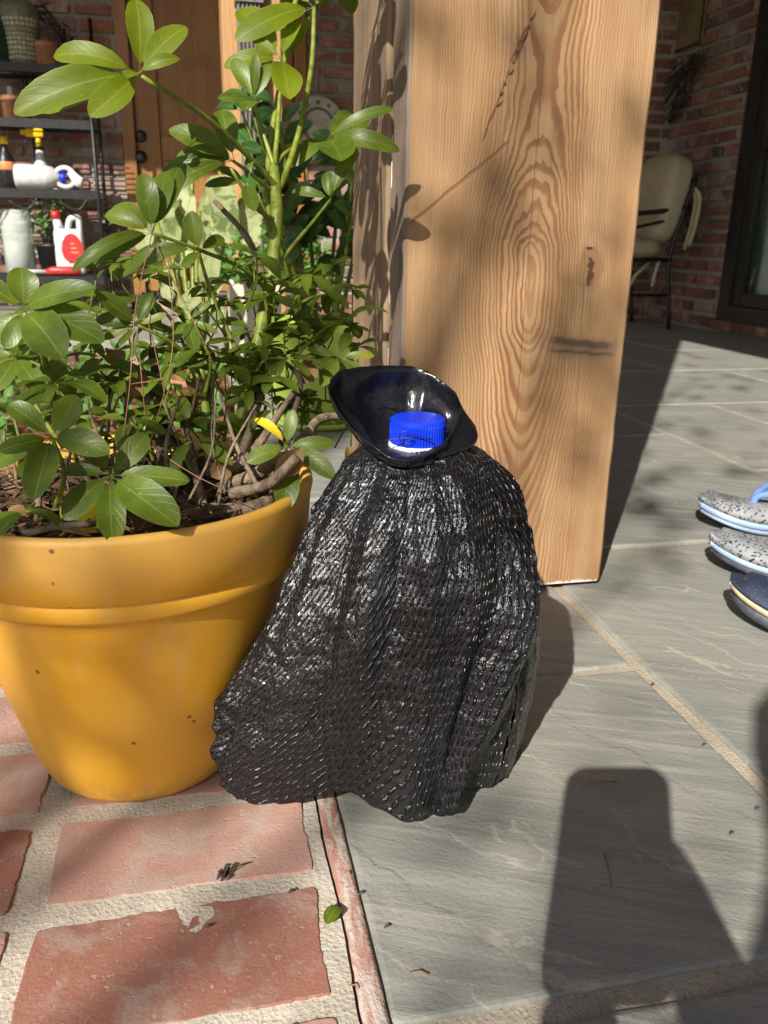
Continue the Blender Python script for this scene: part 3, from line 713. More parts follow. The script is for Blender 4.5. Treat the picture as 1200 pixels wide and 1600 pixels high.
# ================================================================== YELLOW POT WITH UMBRELLA PLANT
KS = 1.136
PC = ER*(-.2386)+EF*.722; PZ = LT+.003
def W(x, y, dep): return CAM + ray(x, y)*(dep*KS)
plant = Thing('potted_umbrella_plant', 'umbrella plant with glossy fingered leaves in a big yellow pot on the bricks', 'potted plant', (PC.x, PC.y, PZ))
RB = .083
def pr(h): return RB+(.136-RB)*(h/.20)**.93 if h <= .2 else .136
prof = [(RB-.012, .0), (RB-.003, .001), (RB, .006)]+[(pr(h*.0175), h*.0175) for h in range(1, 11)]
prof += [(.1335, .1865), (.1395, .1872), (.1425, .190), (.1440, .2005), (.1425, .2020), (.1425, .2032), (.1475, .2045), (.1500, .238), (.1520, .247), (.1515, .2505), (.1485, .2525), (.1440, .2515), (.1415, .247), (.136, .20), (.125, .19)]
prof = [(r*KS, h*KS) for r, h in prof]
pot = plant.part('pot', lathe(prof, (PC.x, PC.y, PZ), 96), 'pot', label='big yellow plastic pot with a stepped rim')
SOILZ = PZ+.232*KS
sv, sf = [], []
for i in range(15):
    for k in range(48):
        a = 2*math.pi*k/48; r = .1415*KS*i/14; x, y = PC.x+r*math.cos(a), PC.y+r*math.sin(a)
        sv.append(Vector((x, y, SOILZ+(.012*nz((x, y, 0), 24)+.005*nz((x, y, 7), 90))*(1-(i/14)**6)+.012*(1-i/14))))
for i in range(14):
    for k in range(48): sf.append((i*48+k, (i+1)*48+k, (i+1)*48+(k+1) % 48, i*48+(k+1) % 48))
plant.part('soil', (sv, sf), 'soil')
rl = random.Random(11)
lv, lf = [], []
for i in range(650):        # chips and twiglets on the soil
    a, r = rl.uniform(0, 6.28), .138*KS*math.sqrt(rl.random()); p = Vector((PC.x+r*math.cos(a), PC.y+r*math.sin(a), SOILZ+.006+rl.uniform(0, .014)))
    b = rl.uniform(0, 6.28); L = rl.uniform(.008, .035); d = Vector((math.cos(b), math.sin(b), rl.uniform(-.35, .35)))*L/2
    if (p+d-PC).to_2d().length > .155 or (p-d-PC).to_2d().length > .155: continue
    lv, lf = (lambda A: (lv+A[0], lf+[tuple(j+len(lv) for j in q) for q in A[1]]))(tube([p-d, p, p+d], [.0006, rl.uniform(.0008, .0022), .0006], 4))
plant.part('bark_litter', (lv, lf), 'litter', smooth=False, kind='stuff')
NLEAF = [0]
def pleaf(B, T, w, nrm, mat='leaf', curl=.08, fold=.22, sway=0.):
    (v, f), u = leaf(B, T, w, nrm, curl, fold, 9, sway); NLEAF[0] += 1
    return plant.part('leaf', (v, f), mat, uvs=u)
def branch(pts, r0, r1, mat='stem', name='stem', n=8, sub=5):
    c = crv(pts, sub); return plant.part(name, tube(c, taper(c, r0*KS, r1*KS), n), mat)
TOCAM = lambda p: (CAM-p).normalized()
def cl(px, py, dep, tips, mat='leaf', wr=.40, base=.10, up=.5):
    """leaflets of one whorl: tips given as (px,py,depth offset[,width ratio[,curl[,mat]]])"""
    C = W(px, py, dep)
    for tp in tips:
        x, y, dd = tp[:3]; T = W(x, y, dep+dd); d = T-C; L = d.length
        w = (tp[3] if len(tp) > 3 else wr)*L*.86; cu_ = tp[4] if len(tp) > 4 else .07
        mt = tp[5] if len(tp) > 5 else mat
        n_ = (TOCAM(C)*1.0+UP*up+Vector((rl.uniform(-.25, .25), rl.uniform(-.25, .25), 0))).normalized()
        pleaf(C, T, w, n_, mt, cu_, rl.uniform(.10, .32), rl.uniform(-.12, .12))
    return C
# stems (photo pixel, depth)
S = lambda *a: [W(*q) for q in a]
branch(S((372, 700, .70), (384, 625, .71), (398, 560, .72), (412, 490, .728), (424, 430, .735), (430, 370, .742), (433, 325, .745)), .0064, .0056)
branch(S((433, 330, .745), (431, 300, .75), (428, 262, .755)), .0057, .0048)
branch(S((432, 292, .75), (405, 262, .73), (330, 190, .67), (222, 120, .61)), .0029, .0017)                # to A
branch(S((432, 300, .75), (446, 272, .76), (470, 195, .78), (487, 100, .795), (491, 12, .80)), .0032, .0022)     # to B
branch(S((428, 265, .755), (434, 200, .765), (440, 95, .775)), .0027, .0017)                                         # to C
branch(S((429, 262, .755), (412, 210, .755), (397, 160, .755)), .0024, .0015)
branch(S((424, 268, .755), (445, 240, .77), (478, 222, .795), (510, 218, .81)), .0020, .0014)
branch(S((424, 298, .75), (390, 270, .72), (365, 252, .70)), .002, .0014)
branch(S((433, 345, .744), (400, 325, .72), (360, 262, .70)), .002, .0014)
branch(S((420, 455, .733), (380, 420, .70), (310, 390, .66), (238, 364, .63)), .0022, .0013)
branch(S((425, 440, .735), (445, 400, .75), (490, 345, .78), (516, 312, .79)), .0020, .0013)
branch(S((424, 372, .742), (410, 330, .73), (385, 285, .72)), .0017, .0012)
branch(S((392, 600, .72), (330, 455, .69), (310, 392, .66)), .002, .0013)
branch(S((396, 610, .715), (430, 610, .72), (480, 595, .73), (530, 560, .74)), .0019, .0012)
branch(S((330, 690, .69), (318, 620, .685), (300, 560, .68), (296, 500, .675)), .0045, .003)
branch(S((300, 560, .68), (260, 530, .655), (215, 508, .64)), .002, .0014)
branch(S((85, 800, .60), (100, 742, .56), (82, 686, .535)), .0022, .0015)
branch(S((205, 800, .60), (195, 770, .575), (174, 744, .545)), .0020, .0013)
branch(S((100, 690, .68), (70, 560, .66), (38, 488, .63)), .0026, .0016)
branch(S((430, 735, .66), (445, 715, .645), (447, 697, .63)), .0018, .0013)
branch(S((100, 700, .68), (60, 640, .67), (26, 556, .66)), .0022, .0014)
branch(S((430, 420, .737), (420, 250, .77), (470, -60, .80), (450, -180, .81)), .0035, .0022)     # taller shoot rising out of the picture
for hx, hy, hd in ((450, -180, .81), (500, -60, .80), (400, -120, .80), (520, -170, .83)):
    C_ = W(hx, hy, hd)
    if hx != 450: branch([W(462, -20, .795), (W(462, -20, .795)+C_)/2+UP*.01, C_], .0018, .0012)
    for k in range(7):
        a_ = 6.283*k/7+hx; d_ = Vector((math.cos(a_), math.sin(a_), -.45)).normalized()*.085
        pleaf(C_, C_+d_, .036, UP+d_, 'leaf', .1, .2)
# whorls
cl(217, 116, .61, [(212, -2, .0, .42), (84, 88, -.01, .36, .18), (22, 177, -.02, .34, .10), (62, 172, .015, .30, .12), (140, 182, -.02, .46), (291, 42, .01, .42), (281, 92, .0, .36, .15), (198, 122, -.02, .6)], 'leaf_lime')
cl(490, 12, .80, [(368, 62, -.03, .36, .12), (405, 52, .02, .34), (446, 82, -.01, .22, -.12), (512, -30, 0, .5), (430, -40, .01), (512, 4, .02, .4, .2)], 'leaf_lime')
cl(439, 93, .775, [(350, 105, -.01, .36, .16), (372, 16, .02, .40), (390, 55, .0, .34), (452, 155, -.03, .55), (468, 30, .02, .3)], 'leaf_lime')
cl(397, 158, .755, [(340, 153, -.02, .32), (364, 92, .0, .42), (399, 84, -.01, .28), (422, 100, .0, .40), (383, 172, -.03, .5)], 'leaf')
cl(510, 218, .81, [(533, 252, -.05, .62, .05), (615, 170, -.01, .20, .14), (624, 236, -.01, .30, .20), (443, 262, -.02, .36, .16), (548, 178, .03, .42), (575, 190, .03, .3)], 'leaf')
cl(366, 252, .70, [(264, 203, -.02, .42, .14), (275, 246, .0, .40), (346, 172, .02, .42), (322, 240, .03, .5), (222, 330, -.02, .22, .2), (245, 288, .0, .24, .2)], 'leaf')
cl(238, 364, .63, [(113, 424, -.03, .20, .22), (146, 412, -.02, .24, .2), (165, 335, .0, .40, .12), (178, 322, .01, .5), (224, 270, -.01, .45, .1), (262, 268, .01, .40), (280, 262, .02, .34)], 'leaf')
cl(311, 392, .65, [(299, 330, -.01, .62), (208, 402, .0, .22, .2), (192, 432, .0, .22, .22), (284, 418, -.01, .40), (350, 372, .02, .4)], 'leaf')
cl(384, 285, .72, [(320, 290, .0, .3, .15), (392, 240, .0, .34), (340, 262, .01, .3), (398, 330, -.02, .4)], 'leaf')
cl(516, 312, .79, [(455, 300, .0, .3, .18), (512, 268, .0, .5), (560, 230, .0, .3, .1), (540, 280, .03, .4)], 'leaf')
cl(36, 485, .63, [(32, 418, .0, .8), (150, 450, -.02, .34, .14), (162, 535, -.02, .42, .08), (98, 560, -.03, .55), (-40, 440, 0, .5), (-30, 530, 0, .5), (8, 545, -.01, .5)], 'leaf')
cl(26, 556, .66, [(66, 612, -.02, .42), (112, 540, -.02, .34, .1), (75, 585, .0, .3), (-10, 612, -.02, .5), (60, 500, .01, .5), (-30, 560, 0, .5)], 'leaf')
cl(80, 683, .535, [(13, 632, .0, .52), (120, 618, .01, .62), (172, 708, -.01, .46, .12), (-2, 704, -.02, .44), (-4, 724, .02, .4), (52, 782, -.035, .44), (30, 745, .01, .4)], 'leaf')
cl(173, 743, .545, [(126, 683, .01, .52), (95, 737, .0, .36), (100, 812, -.02, .50), (176, 850, -.02, .44), (278, 822, -.02, .50), (296, 752, .0, .36), (230, 678, .01, .50), (205, 715, .02, .4)], 'leaf')
cl(447, 697, .63, [(398, 655, .0, .30, .25, 'leaf_yellow'), (386, 722, -.01, .5), (458, 640, .0, .42), (522, 692, .0, .36, .12), (524, 748, -.01, .36, .08), (444, 800, -.02, .42)], 'leaf')
cl(530, 558, .74, [(474, 590, -.01, .40, .12), (502, 604, -.02, .42), (565, 580, .0, .44), (585, 556, .0, .3, .12), (480, 545, .0, .3, .12), (545, 520, .02, .4)], 'leaf')
cl(215, 508, .64, [(150, 458, -.02, .46), (150, 500, .0, .44), (238, 458, .0, .5), (180, 545, -.01, .22), (260, 490, .0, .3), (205, 560, .0, .2), (160, 530, .0, .3)], 'leaf')
cl(296, 500, .675, [(262, 540, -.01, .4), (305, 550, -.02, .42), (340, 520, .0, .3), (272, 480, .01, .3), (330, 470, 0, .3)], 'leaf')
# fill whorls
def fill(px, py, dep, n, L, mat='leaf', src=None):
    C = W(px, py, dep)
    if src: branch([W(*src), (W(*src)+C)/2+Vector((rl.uniform(-.01, .01), 0, .008)), C], .0016, .0011)
    L *= KS*.82; a0 = rl.uniform(0, 6.28)
    for k in range(n):
        a = a0+6.283*k/n+rl.uniform(-.3, .3); l = L*rl.uniform(.7, 1.15)
        d = Vector((math.cos(a), math.sin(a), rl.uniform(-.75, .25))).normalized()
        pleaf(C, C+d*l, l*rl.uniform(.26, .38), UP+d*.1+TOCAM(C)*.3, mat, rl.uniform(.05, .2), rl.uniform(.1, .3))
for a in [(240, 470, .68, 6, .045, 'leaf', (300, 570, .68)), (345, 560, .69, 6, .045, 'leaf', (330, 640, .69)), (255, 590, .68, 6, .05, 'leaf', (310, 660, .69)),
          (400, 520, .72, 6, .045, 'leaf', (405, 540, .735)), (455, 500, .75, 7, .05, 'leaf', (400, 560, .73)), (500, 500, .78, 6, .045, 'leaf', (410, 520, .74)),
          (450, 560, .70, 6, .042, 'leaf', (395, 590, .70)), (180, 600, .67, 6, .055, 'leaf', (150, 700, .68)), (120, 650, .64, 6, .045, 'leaf', (120, 720, .66)),
          (60, 560, .70, 6, .06, 'leaf', (90, 660, .69)), (350, 640, .70, 5, .04, 'leaf', (350, 690, .69)), (240, 650, .66, 6, .04, 'leaf', (240, 720, .66)),
          (20, 640, .60, 5, .05, 'leaf', (60, 760, .60)), (40, 800, .56, 5, .035, 'leaf', (60, 830, .57)), (480, 430, .77, 6, .05, 'leaf', (424, 470, .73)),
          (355, 470, .72, 5, .04, 'leaf', (400, 560, .73)), (430, 640, .69, 5, .04, 'leaf', (395, 640, .70)), (300, 690, .63, 5, .04, 'leaf', (300, 740, .64)),
          (10, 500, .70, 6, .06, 'leaf', (70, 620, .69)), (90, 600, .62, 6, .05, 'leaf', (95, 690, .64)), (205, 660, .62, 5, .04, 'leaf', (205, 730, .63)), (320, 540, .66, 5, .04, 'leaf', (320, 620, .68)), (280, 620, .67, 5, .035, 'leaf', (290, 690, .67)), (160, 560, .66, 5, .045, 'leaf', (150, 640, .66)), (420, 460, .70, 5, .04, 'leaf', (420, 500, .72)), (510, 460, .76, 5, .045, 'leaf', (430, 500, .73)), (540, 500, .77, 5, .045, 'leaf', (460, 560, .73))]: fill(*a)
sv_, sf_, su_ = [], [], []
for i in range(62):          # the fine young foliage deep in the plant: too small to pick apart
    x, y = rl.uniform(120, 560), rl.uniform(395, 690); C = W(x, y, rl.uniform(.66, .74)+(.08 if x > 440 else 0)); a0 = rl.uniform(0, 6.28); L0 = rl.uniform(.020, .034)
    v, f = tube([C-UP*.05+Vector((rl.uniform(-.02, .02), rl.uniform(-.02, .02), 0)), C-UP*.02, C], [.0011, .001, .0008], 4); k = len(sv_); sv_ += v; su_ += [(.5, .5)]*len(v); sf_ += [tuple(j+k for j in q) for q in f]
    for m_ in range(6):
        a = a0+m_*1.047+rl.uniform(-.25, .25); d = Vector((math.cos(a), math.sin(a), rl.uniform(-.7, .4))).normalized()*L0*rl.uniform(.7, 1.2)
        (v, f), u = leaf(C, C+d, d.length*.36, UP+TOCAM(C)*.4, .12, .2, 6); k = len(sv_); sv_ += v; su_ += u; sf_ += [tuple(j+k for j in q) for q in f]
plant.part('young_foliage', (sv_, sf_), 'leaf', uvs=su_, kind='stuff')
# woody stubs and dead twigs
for pts, r0, r1, m in [
    ([(350, 770, .66), (385, 690, .68), (410, 610, .70)], .0052, .0030, 'bark'), ([(345, 765, .655), (410, 735, .64), (470, 690, .65), (500, 655, .68), (545, 650, .70)], .0062, .0032, 'bark'),
    ([(362, 772, .62), (420, 755, .605), (464, 714, .60)], .0044, .0036, 'bark'), ([(300, 806, .635), (335, 800, .63), (380, 798, .61), (424, 780, .62)], .0085, .0046, 'bark'),
    ([(318, 790, .62), (300, 715, .65), (282, 645, .68)], .0036, .0026, 'bark'), ([(250, 790, .64), (253, 720, .66), (245, 600, .69), (238, 545, .70)], .0052, .0034, 'bark_dark'),
    ([(330, 745, .67), (325, 660, .70), (322, 600, .72)], .0048, .0040, 'bark'), ([(35, 835, .55), (100, 822, .555), (150, 818, .56)], .0032, .0022, 'bark'),
    ([(300, 720, .68), (200, 600, .71), (120, 600, .72), (20, 620, .72)], .0032, .0022, 'bark_dark'), ([(360, 740, .66), (400, 700, .66), (440, 640, .68), (462, 610, .69)], .0042, .0024, 'bark'),
    ([(220, 700, .66), (228, 660, .68), (236, 610, .69)], .0065, .0045, 'bark'), ([(400, 760, .64), (440, 690, .66), (470, 600, .70), (440, 560, .71)], .0030, .0018, 'bark_dark'),
    ([(419, 460, .765), (400, 400, .77), (378, 360, .77), (335, 314, .77)], .0042, .0024, 'bark'), ([(392, 660, .71), (412, 560, .745), (419, 460, .765)], .0040, .0042, 'bark'),
    ([(50, 840, .57), (60, 780, .59), (40, 740, .61)], .0030, .0022, 'bark'), ([(160, 800, .60), (130, 740, .63), (60, 700, .66)], .0025, .0016, 'bark_dark')]:
    c = crv(S(*pts), 5); rr = taper(c, r0*KS, r1*KS); rr = [q*(1+.22*nz(p_, 90)) for q, p_ in zip(rr, c)]
    plant.part('dead_branch', tube(c, rr, 8), m)
for i in range(34):
    x, y = rl.uniform(20, 460), rl.uniform(760, 815); d0 = rl.uniform(.60, .70)
    a = W(x, y, d0); b = W(x+rl.uniform(-70, 70), y-rl.uniform(60, 190), d0+rl.uniform(-.02, .05)); r_ = rl.uniform(.0009, .0026)
    c = crv([a, (a+b)/2+Vector((rl.uniform(-.012, .012), rl.uniform(-.012, .012), rl.uniform(-.01, .01))), b], 4)
    plant.part('dead_branch', tube(c, [q*(1+.3*nz(p_, 120)) for q, p_ in zip(taper(c, r_, r_*.55), c)], 6), rl.choice(('bark', 'bark', 'bark_dark', 'litter')))
# dry brown leaves inside the plant
for (x, y, d, tx, ty) in [(170, 545, .68, 176, 575), (290, 590, .69, 310, 630), (220, 575, .68, 200, 620), (540, 690, .70, 545, 760), (430, 740, .62, 470, 700), (360, 720, .66, 330, 745), (480, 560, .72, 470, 600), (210, 800, .60, 215, 840)]:
    (v, f), u = leaf(W(x, y, d), W(tx, ty, d-.01), .020, TOCAM(W(x, y, d))+Vector((.5, 0, .2)), .2, .6); plant.part('dry_leaf', (v, f), 'leaf_dry', uvs=u)
# fallen leaves, needles (loose things)
def loose_leaf(B, T, w, n_, mat, label, cat='leaf', curl=.1, group=None):
    (v, f), u = leaf(B, T, w, n_, curl, .15, 8); o = newobj('fallen_leaf', v, f, mat, None, True, u); return tag(o, label, cat, group)
loose_leaf(W(92, 838, .572), W(172, 800, .60), .058, UP+TOCAM(PC)*.9, 'leaf_yellow', 'bright yellow fallen leaf lying on the soil in the yellow pot')
loose_leaf(W(10, 792, .57), W(42, 812, .57), .015, UP+TOCAM(PC), 'leaf_dry', 'small curled brown leaf at the left of the pot soil')
for i, (a, b, c) in enumerate([((228, 150, .63), (205, 420, .62), (196, 690, .60)), ((262, 400, .63), (268, 560, .64), (205, 790, .60)), ((240, 375, .63), (330, 560, .655), (360, 640, .66)),
                               ((215, 520, .635), (222, 600, .64), (228, 660, .65)), ((225, 690, .58), (300, 740, .575), (372, 775, .575)), ((205, 600, .64), (260, 590, .64), (330, 560, .65)), ((232, 505, .63), (250, 580, .64), (262, 640, .65))]):
    pts = crv([W(*a), W(*b), W(*c)], 6)
    if i == 0: pts = crv([W(238, 362, .625), W(212, 480, .62), W(203, 600, .61), W(190, 705, .60)], 6)
    o = newobj('pine_needle', *tube(pts, .0005, 5), 'needle')
    tag(o, 'thin brown pine needle caught among the umbrella plant stems', 'pine needle', 'pine needles caught in the plant')

# ================================================================== BOTTLE IN A BLACK PLASTIC CAPE
AX = ER*.028+EF*.688
bot = Thing('caped_bottle', 'bottle dressed in a crinkled black plastic cape with a flared collar and blue cap', 'bottle', (AX.x, AX.y, 0))
capc = onf(652, 690, .688); CZ = capc.z
CX = Vector((capc.x, capc.y, 0))
bot.part('bottle', lathe([(.040, .002), (.046, .008), (.047, .15), (.047, .18), (.040, .225), (.030, CZ-.055), (.024, CZ-.03), (.0236, CZ-.006), (.0255, CZ-.005), (.0255, CZ-.001), (.021, CZ+.0), (.021, CZ+.012)], AX, 40), 'milk')
# cap with ribs
V, Fs = [], []; n = 116
lev = [(.0234, -.002, 0), (.0239, -.0015, 1), (.0239, .0140, 1), (.0232, .0168, 0), (.0216, .0180, 0), (.019, .0185, 0), (.0, .0185, 0)]
tilt = Matrix.Translation(CX+Vector((0, 0, CZ+.003))) @ Matrix.Rotation(R(3), 4, ER)
for r, z, rib in lev:
    for k in range(n):
        a = 2*math.pi*k/n; rr = r-(.0010 if rib and k % 2 else 0.)
        V.append(tilt @ Vector((rr*math.cos(a), rr*math.sin(a), z)))
for i in range(len(lev)-1):
    for k in range(n): Fs.append((i*n+k, i*n+(k+1) % n, (i+1)*n+(k+1) % n, (i+1)*n+k))
bot.part('cap', (V, Fs), 'cap', smooth=False)
bot.part('tamper_ring', xform(lathe([(.021, -.0095), (.0236, -.009), (.0238, -.0034), (.021, -.003)], n=48), tilt), 'milk')
# --- cape: profiles round the bottle, photo pixel + forward distance
prof_px = {   # angle (0 front, 90 right): neck -> hem
    0:   [(648, 706, .662), (650, 728, .640), (650, 830, .605), (650, 970, .590), (655, 1120, .592), (660, 1277, .603)],
    35:  [(658, 704, .664), (690, 720, .646), (735, 820, .612), (765, 960, .598), (748, 1110, .605), (722, 1238, .622)],
    62:  [(664, 700, .675), (728, 706, .662), (790, 800, .640), (822, 950, .632), (805, 1090, .640), (768, 1229, .652)],
    90:  [(668, 696, .688), (743, 701, .686), (808, 790, .688), (848, 955, .690), (838, 1060, .698), (808, 1196, .708)],
    135: [(664, 690, .702), (715, 694, .716), (780, 790, .748), (815, 950, .766), (815, 1050, .766), (800, 1150, .766)],
    180: [(646, 688, .710), (640, 690, .731), (640, 780, .766), (645, 940, .781), (650, 1040, .781), (650, 1130, .776)],
    225: [(628, 690, .704), (590, 694, .716), (560, 780, .731), (545, 890, .735), (530, 980, .728), (520, 1060, .715)],
    243: [(622, 694, .700), (560, 702, .700), (512, 790, .706), (484, 930, .702), (460, 1030, .697), (442, 1085, .690)],
    257: [(620, 694, .692), (549, 702, .686), (492, 788, .682), (441, 930, .660), (379, 1034, .646), (335, 1098, .638)],
    262: [(620, 694, .690), (548, 702, .682), (490, 788, .675), (436, 930, .645), (372, 1035, .628), (327, 1100, .620)],
    290: [(624, 700, .678), (560, 712, .664), (498, 820, .645), (430, 990, .615), (375, 1110, .605), (342, 1205, .600)],
    318: [(632, 704, .668), (596, 720, .648), (545, 830, .622), (495, 1000, .598), (455, 1140, .595), (405, 1256, .598)],
    340: [(640, 706, .664), (622, 728, .641), (600, 830, .608), (572, 980, .588), (555, 1120, .592), (545, 1242, .606)]}
angs = sorted(prof_px); PR = {a: [onf(*q) for q in prof_px[a]] for a in angs}
def cr4(a, b, c, d, t): return .5*((2*b)+(c-a)*t+(2*a-5*b+4*c-d)*t*t+(-a+3*b-3*c+d)*t**3)
def prof_at(k, t):
    P = PR[angs[k % len(angs)]]; x = t*(len(P)-1); i = min(int(x), len(P)-2); f = x-i
    return cr4(P[max(i-1, 0)] if i else P[0]*2-P[1], P[i], P[i+1], P[i+2] if i+2 < len(P) else P[-1]*2-P[-2], f)
def cape_pt(ang, t):
    a = ang % 360; k = max(i for i, q in enumerate(angs) if q <= a); n_ = len(angs)
    a0 = angs[k]; a1 = angs[(k+1) % n_]+(360 if k+1 == n_ else 0); f = (a-a0)/(a1-a0)
    # Hermite with finite-difference tangents: the control angles are unevenly spaced
    A = lambda i: angs[i % n_]+360*(i//n_)
    p0, p1, p2, p3 = (prof_at(i, t) for i in (k-1, k, k+1, k+2)); h = A(k+1)-A(k)
    m1 = (p2-p0)*(h/(A(k+1)-A(k-1))); m2 = (p3-p1)*(h/(A(k+2)-A(k)))
    return p1*(2*f**3-3*f*f+1)+m1*(f**3-2*f*f+f)+p2*(-2*f**3+3*f*f)+m2*(f**3-f*f)
NA, NT_ = 420, 170
V, Fs, U = [], [], []
folds = [(78, 9, .0125, -95), (60, 7, -.008, -90), (100, 7, -.005, -95), (286, 4, .005, 20), (12, 11, .006, -30), (334, 9, .006, 22), (300, 9, .0065, 24), (318, 7, -.004, 24), (352, 8, -.0045, -15), (275, 6, .004, 8), (36, 8, .004, -40)]
rf = random.Random(9)
folds += [(rf.uniform(255, 440) % 360, rf.uniform(1.6, 3.2), rf.uniform(.0015, .0032)*rf.choice((1, 1, -1)), rf.uniform(-45, 30)) for _ in range(15)]
for i in range(NA+1):
    ang = 72+(348.)*i/NA       # open slit on the right-hand side
    for j in range(NT_+1):
        t = j/NT_
        # slit closes towards the neck
        sl = max(0., (t-.55)/.45); aa = ang
        e = (i/NA-.5)*2
        aa = 246+e*(180.5-2.0*sl)
        hemj = 1.0+.014*nz((aa*.05, 3, 0), 1.7)+.006*nz((aa*.21, 8, 0), 1)
        tt = t*(1+(hemj-1)*t**4)
        p = cape_pt(aa, min(tt, 1.03)) if tt <= 1 else cape_pt(aa, 1.)+(cape_pt(aa, 1.)-cape_pt(aa, .97))*((tt-1)/.03)
        out = (p-AX); out.z = 0
        if out.length > 1e-5: out.normalize()
        d = 0.
        for a0, wd, am, dr_ in folds:
            da = ((aa-a0-dr_*(t-.4)+180) % 360)-180
            q_ = abs(da)/(wd*(.8+.5*t)); d += 1.15*am*(.45*math.exp(-q_*q_)+.65*math.exp(-1.5*q_))*min(1, t*3)*(.55+.6*t)
        d += .006*nz((aa*.035+t*1.2, t*2.0, 1.), 1)*min(1, t*4)+.0026*nz(p, 45)*min(1, t*5)+.0016*nz(p, 110)*min(1, t*5)+.0007*nz(p, 260)*min(1, t*5)
        d += .010*max(0, 1-t*5)*nz((aa*.12, t*4, 5), 1.3)-.003
        V.append(p+out*d); U.append((math.radians(aa)*.135, t*.36))
for i in range(NA):
    for j in range(NT_): a = i*(NT_+1)+j; Fs.append((a, a+1, a+NT_+2, a+NT_+1))
for q in V:
    zmin = .0055 if q.x < .10 else .003
    if q.z < zmin: q.z = zmin
cape = bot.part('cape', (V, Fs), 'cape', uvs=U, label='embossed black plastic bag draped as a cape')
so = cape.modifiers.new('Solid', 'SOLIDIFY'); so.thickness = .0004
# --- collar: rim traced from the photo, loft from the gathered neck
rim = [(514, 612, .676), (517, 592, .688), (530, 579, .700), (562, 573, .714), (600, 571, .724), (642, 572, .732), (668, 580, .730), (694, 598, .722), (712, 614, .710), (720, 634, .692), (713, 664, .668), (697, 688, .648), (680, 702, .638), (664, 713, .632), (636, 719, .627), (606, 713, .628), (584, 697, .633), (566, 682, .642), (549, 668, .652), (531, 645, .664)]
RP = [onf(*q) for q in rim]; nR = len(RP); NECK = onf(648, 697, .688)
V, Fs = [], []; NS, NL = 6, 14
def rimp(s):
    i = int(s) % nR; f = s-int(s); return RP[i].lerp(RP[(i+1) % nR], f)
tot = nR*NS
for j in range(NL+1):
    t = j/NL
    for k in range(tot):
        s = k/NS; r = rimp(s); d = (r-NECK); h = d.copy()
        # direction at the neck: gathered ring
        flat = (d-UP*d.z); flat = flat.normalized() if flat.length > 1e-6 else ER
        nk = NECK+flat*.0265+UP*(-.004)
        bulge = flat*.007+Vector((0, 0, -.004))
        right = max(0., flat.dot(ER))
        p = nk.lerp(r, t)+bulge*(math.sin(math.pi*t)**1.)*(1+1.3*right**3)
        ple = .0035*(abs(math.sin(s*2.2+.5*math.sin(s)))-.5)*(1-t)**.8*min(1, t*6)+.009*nz((s*.55, t*2.5, 2), 1.2)*math.sin(math.pi*t)**.7
        V.append(p+flat*ple)
for j in range(NL):
    for k in range(tot): Fs.append((j*tot+k, j*tot+(k+1) % tot, (j+1)*tot+(k+1) % tot, (j+1)*tot+k))
col_ = bot.part('collar', (V, Fs), 'collar', label='smooth flared black plastic collar')
so = col_.modifiers.new('Solid', 'SOLIDIFY'); so.thickness = .0005
pts = [onf(633+9*math.cos(a*.7), 683+9*math.sin(a*.7), .659) for a in range(9)]
bot.part('tie', tube(crv([onf(590, 690, .662)]+pts+[onf(676, 688, .662)], 3), .0005, 5), 'black')

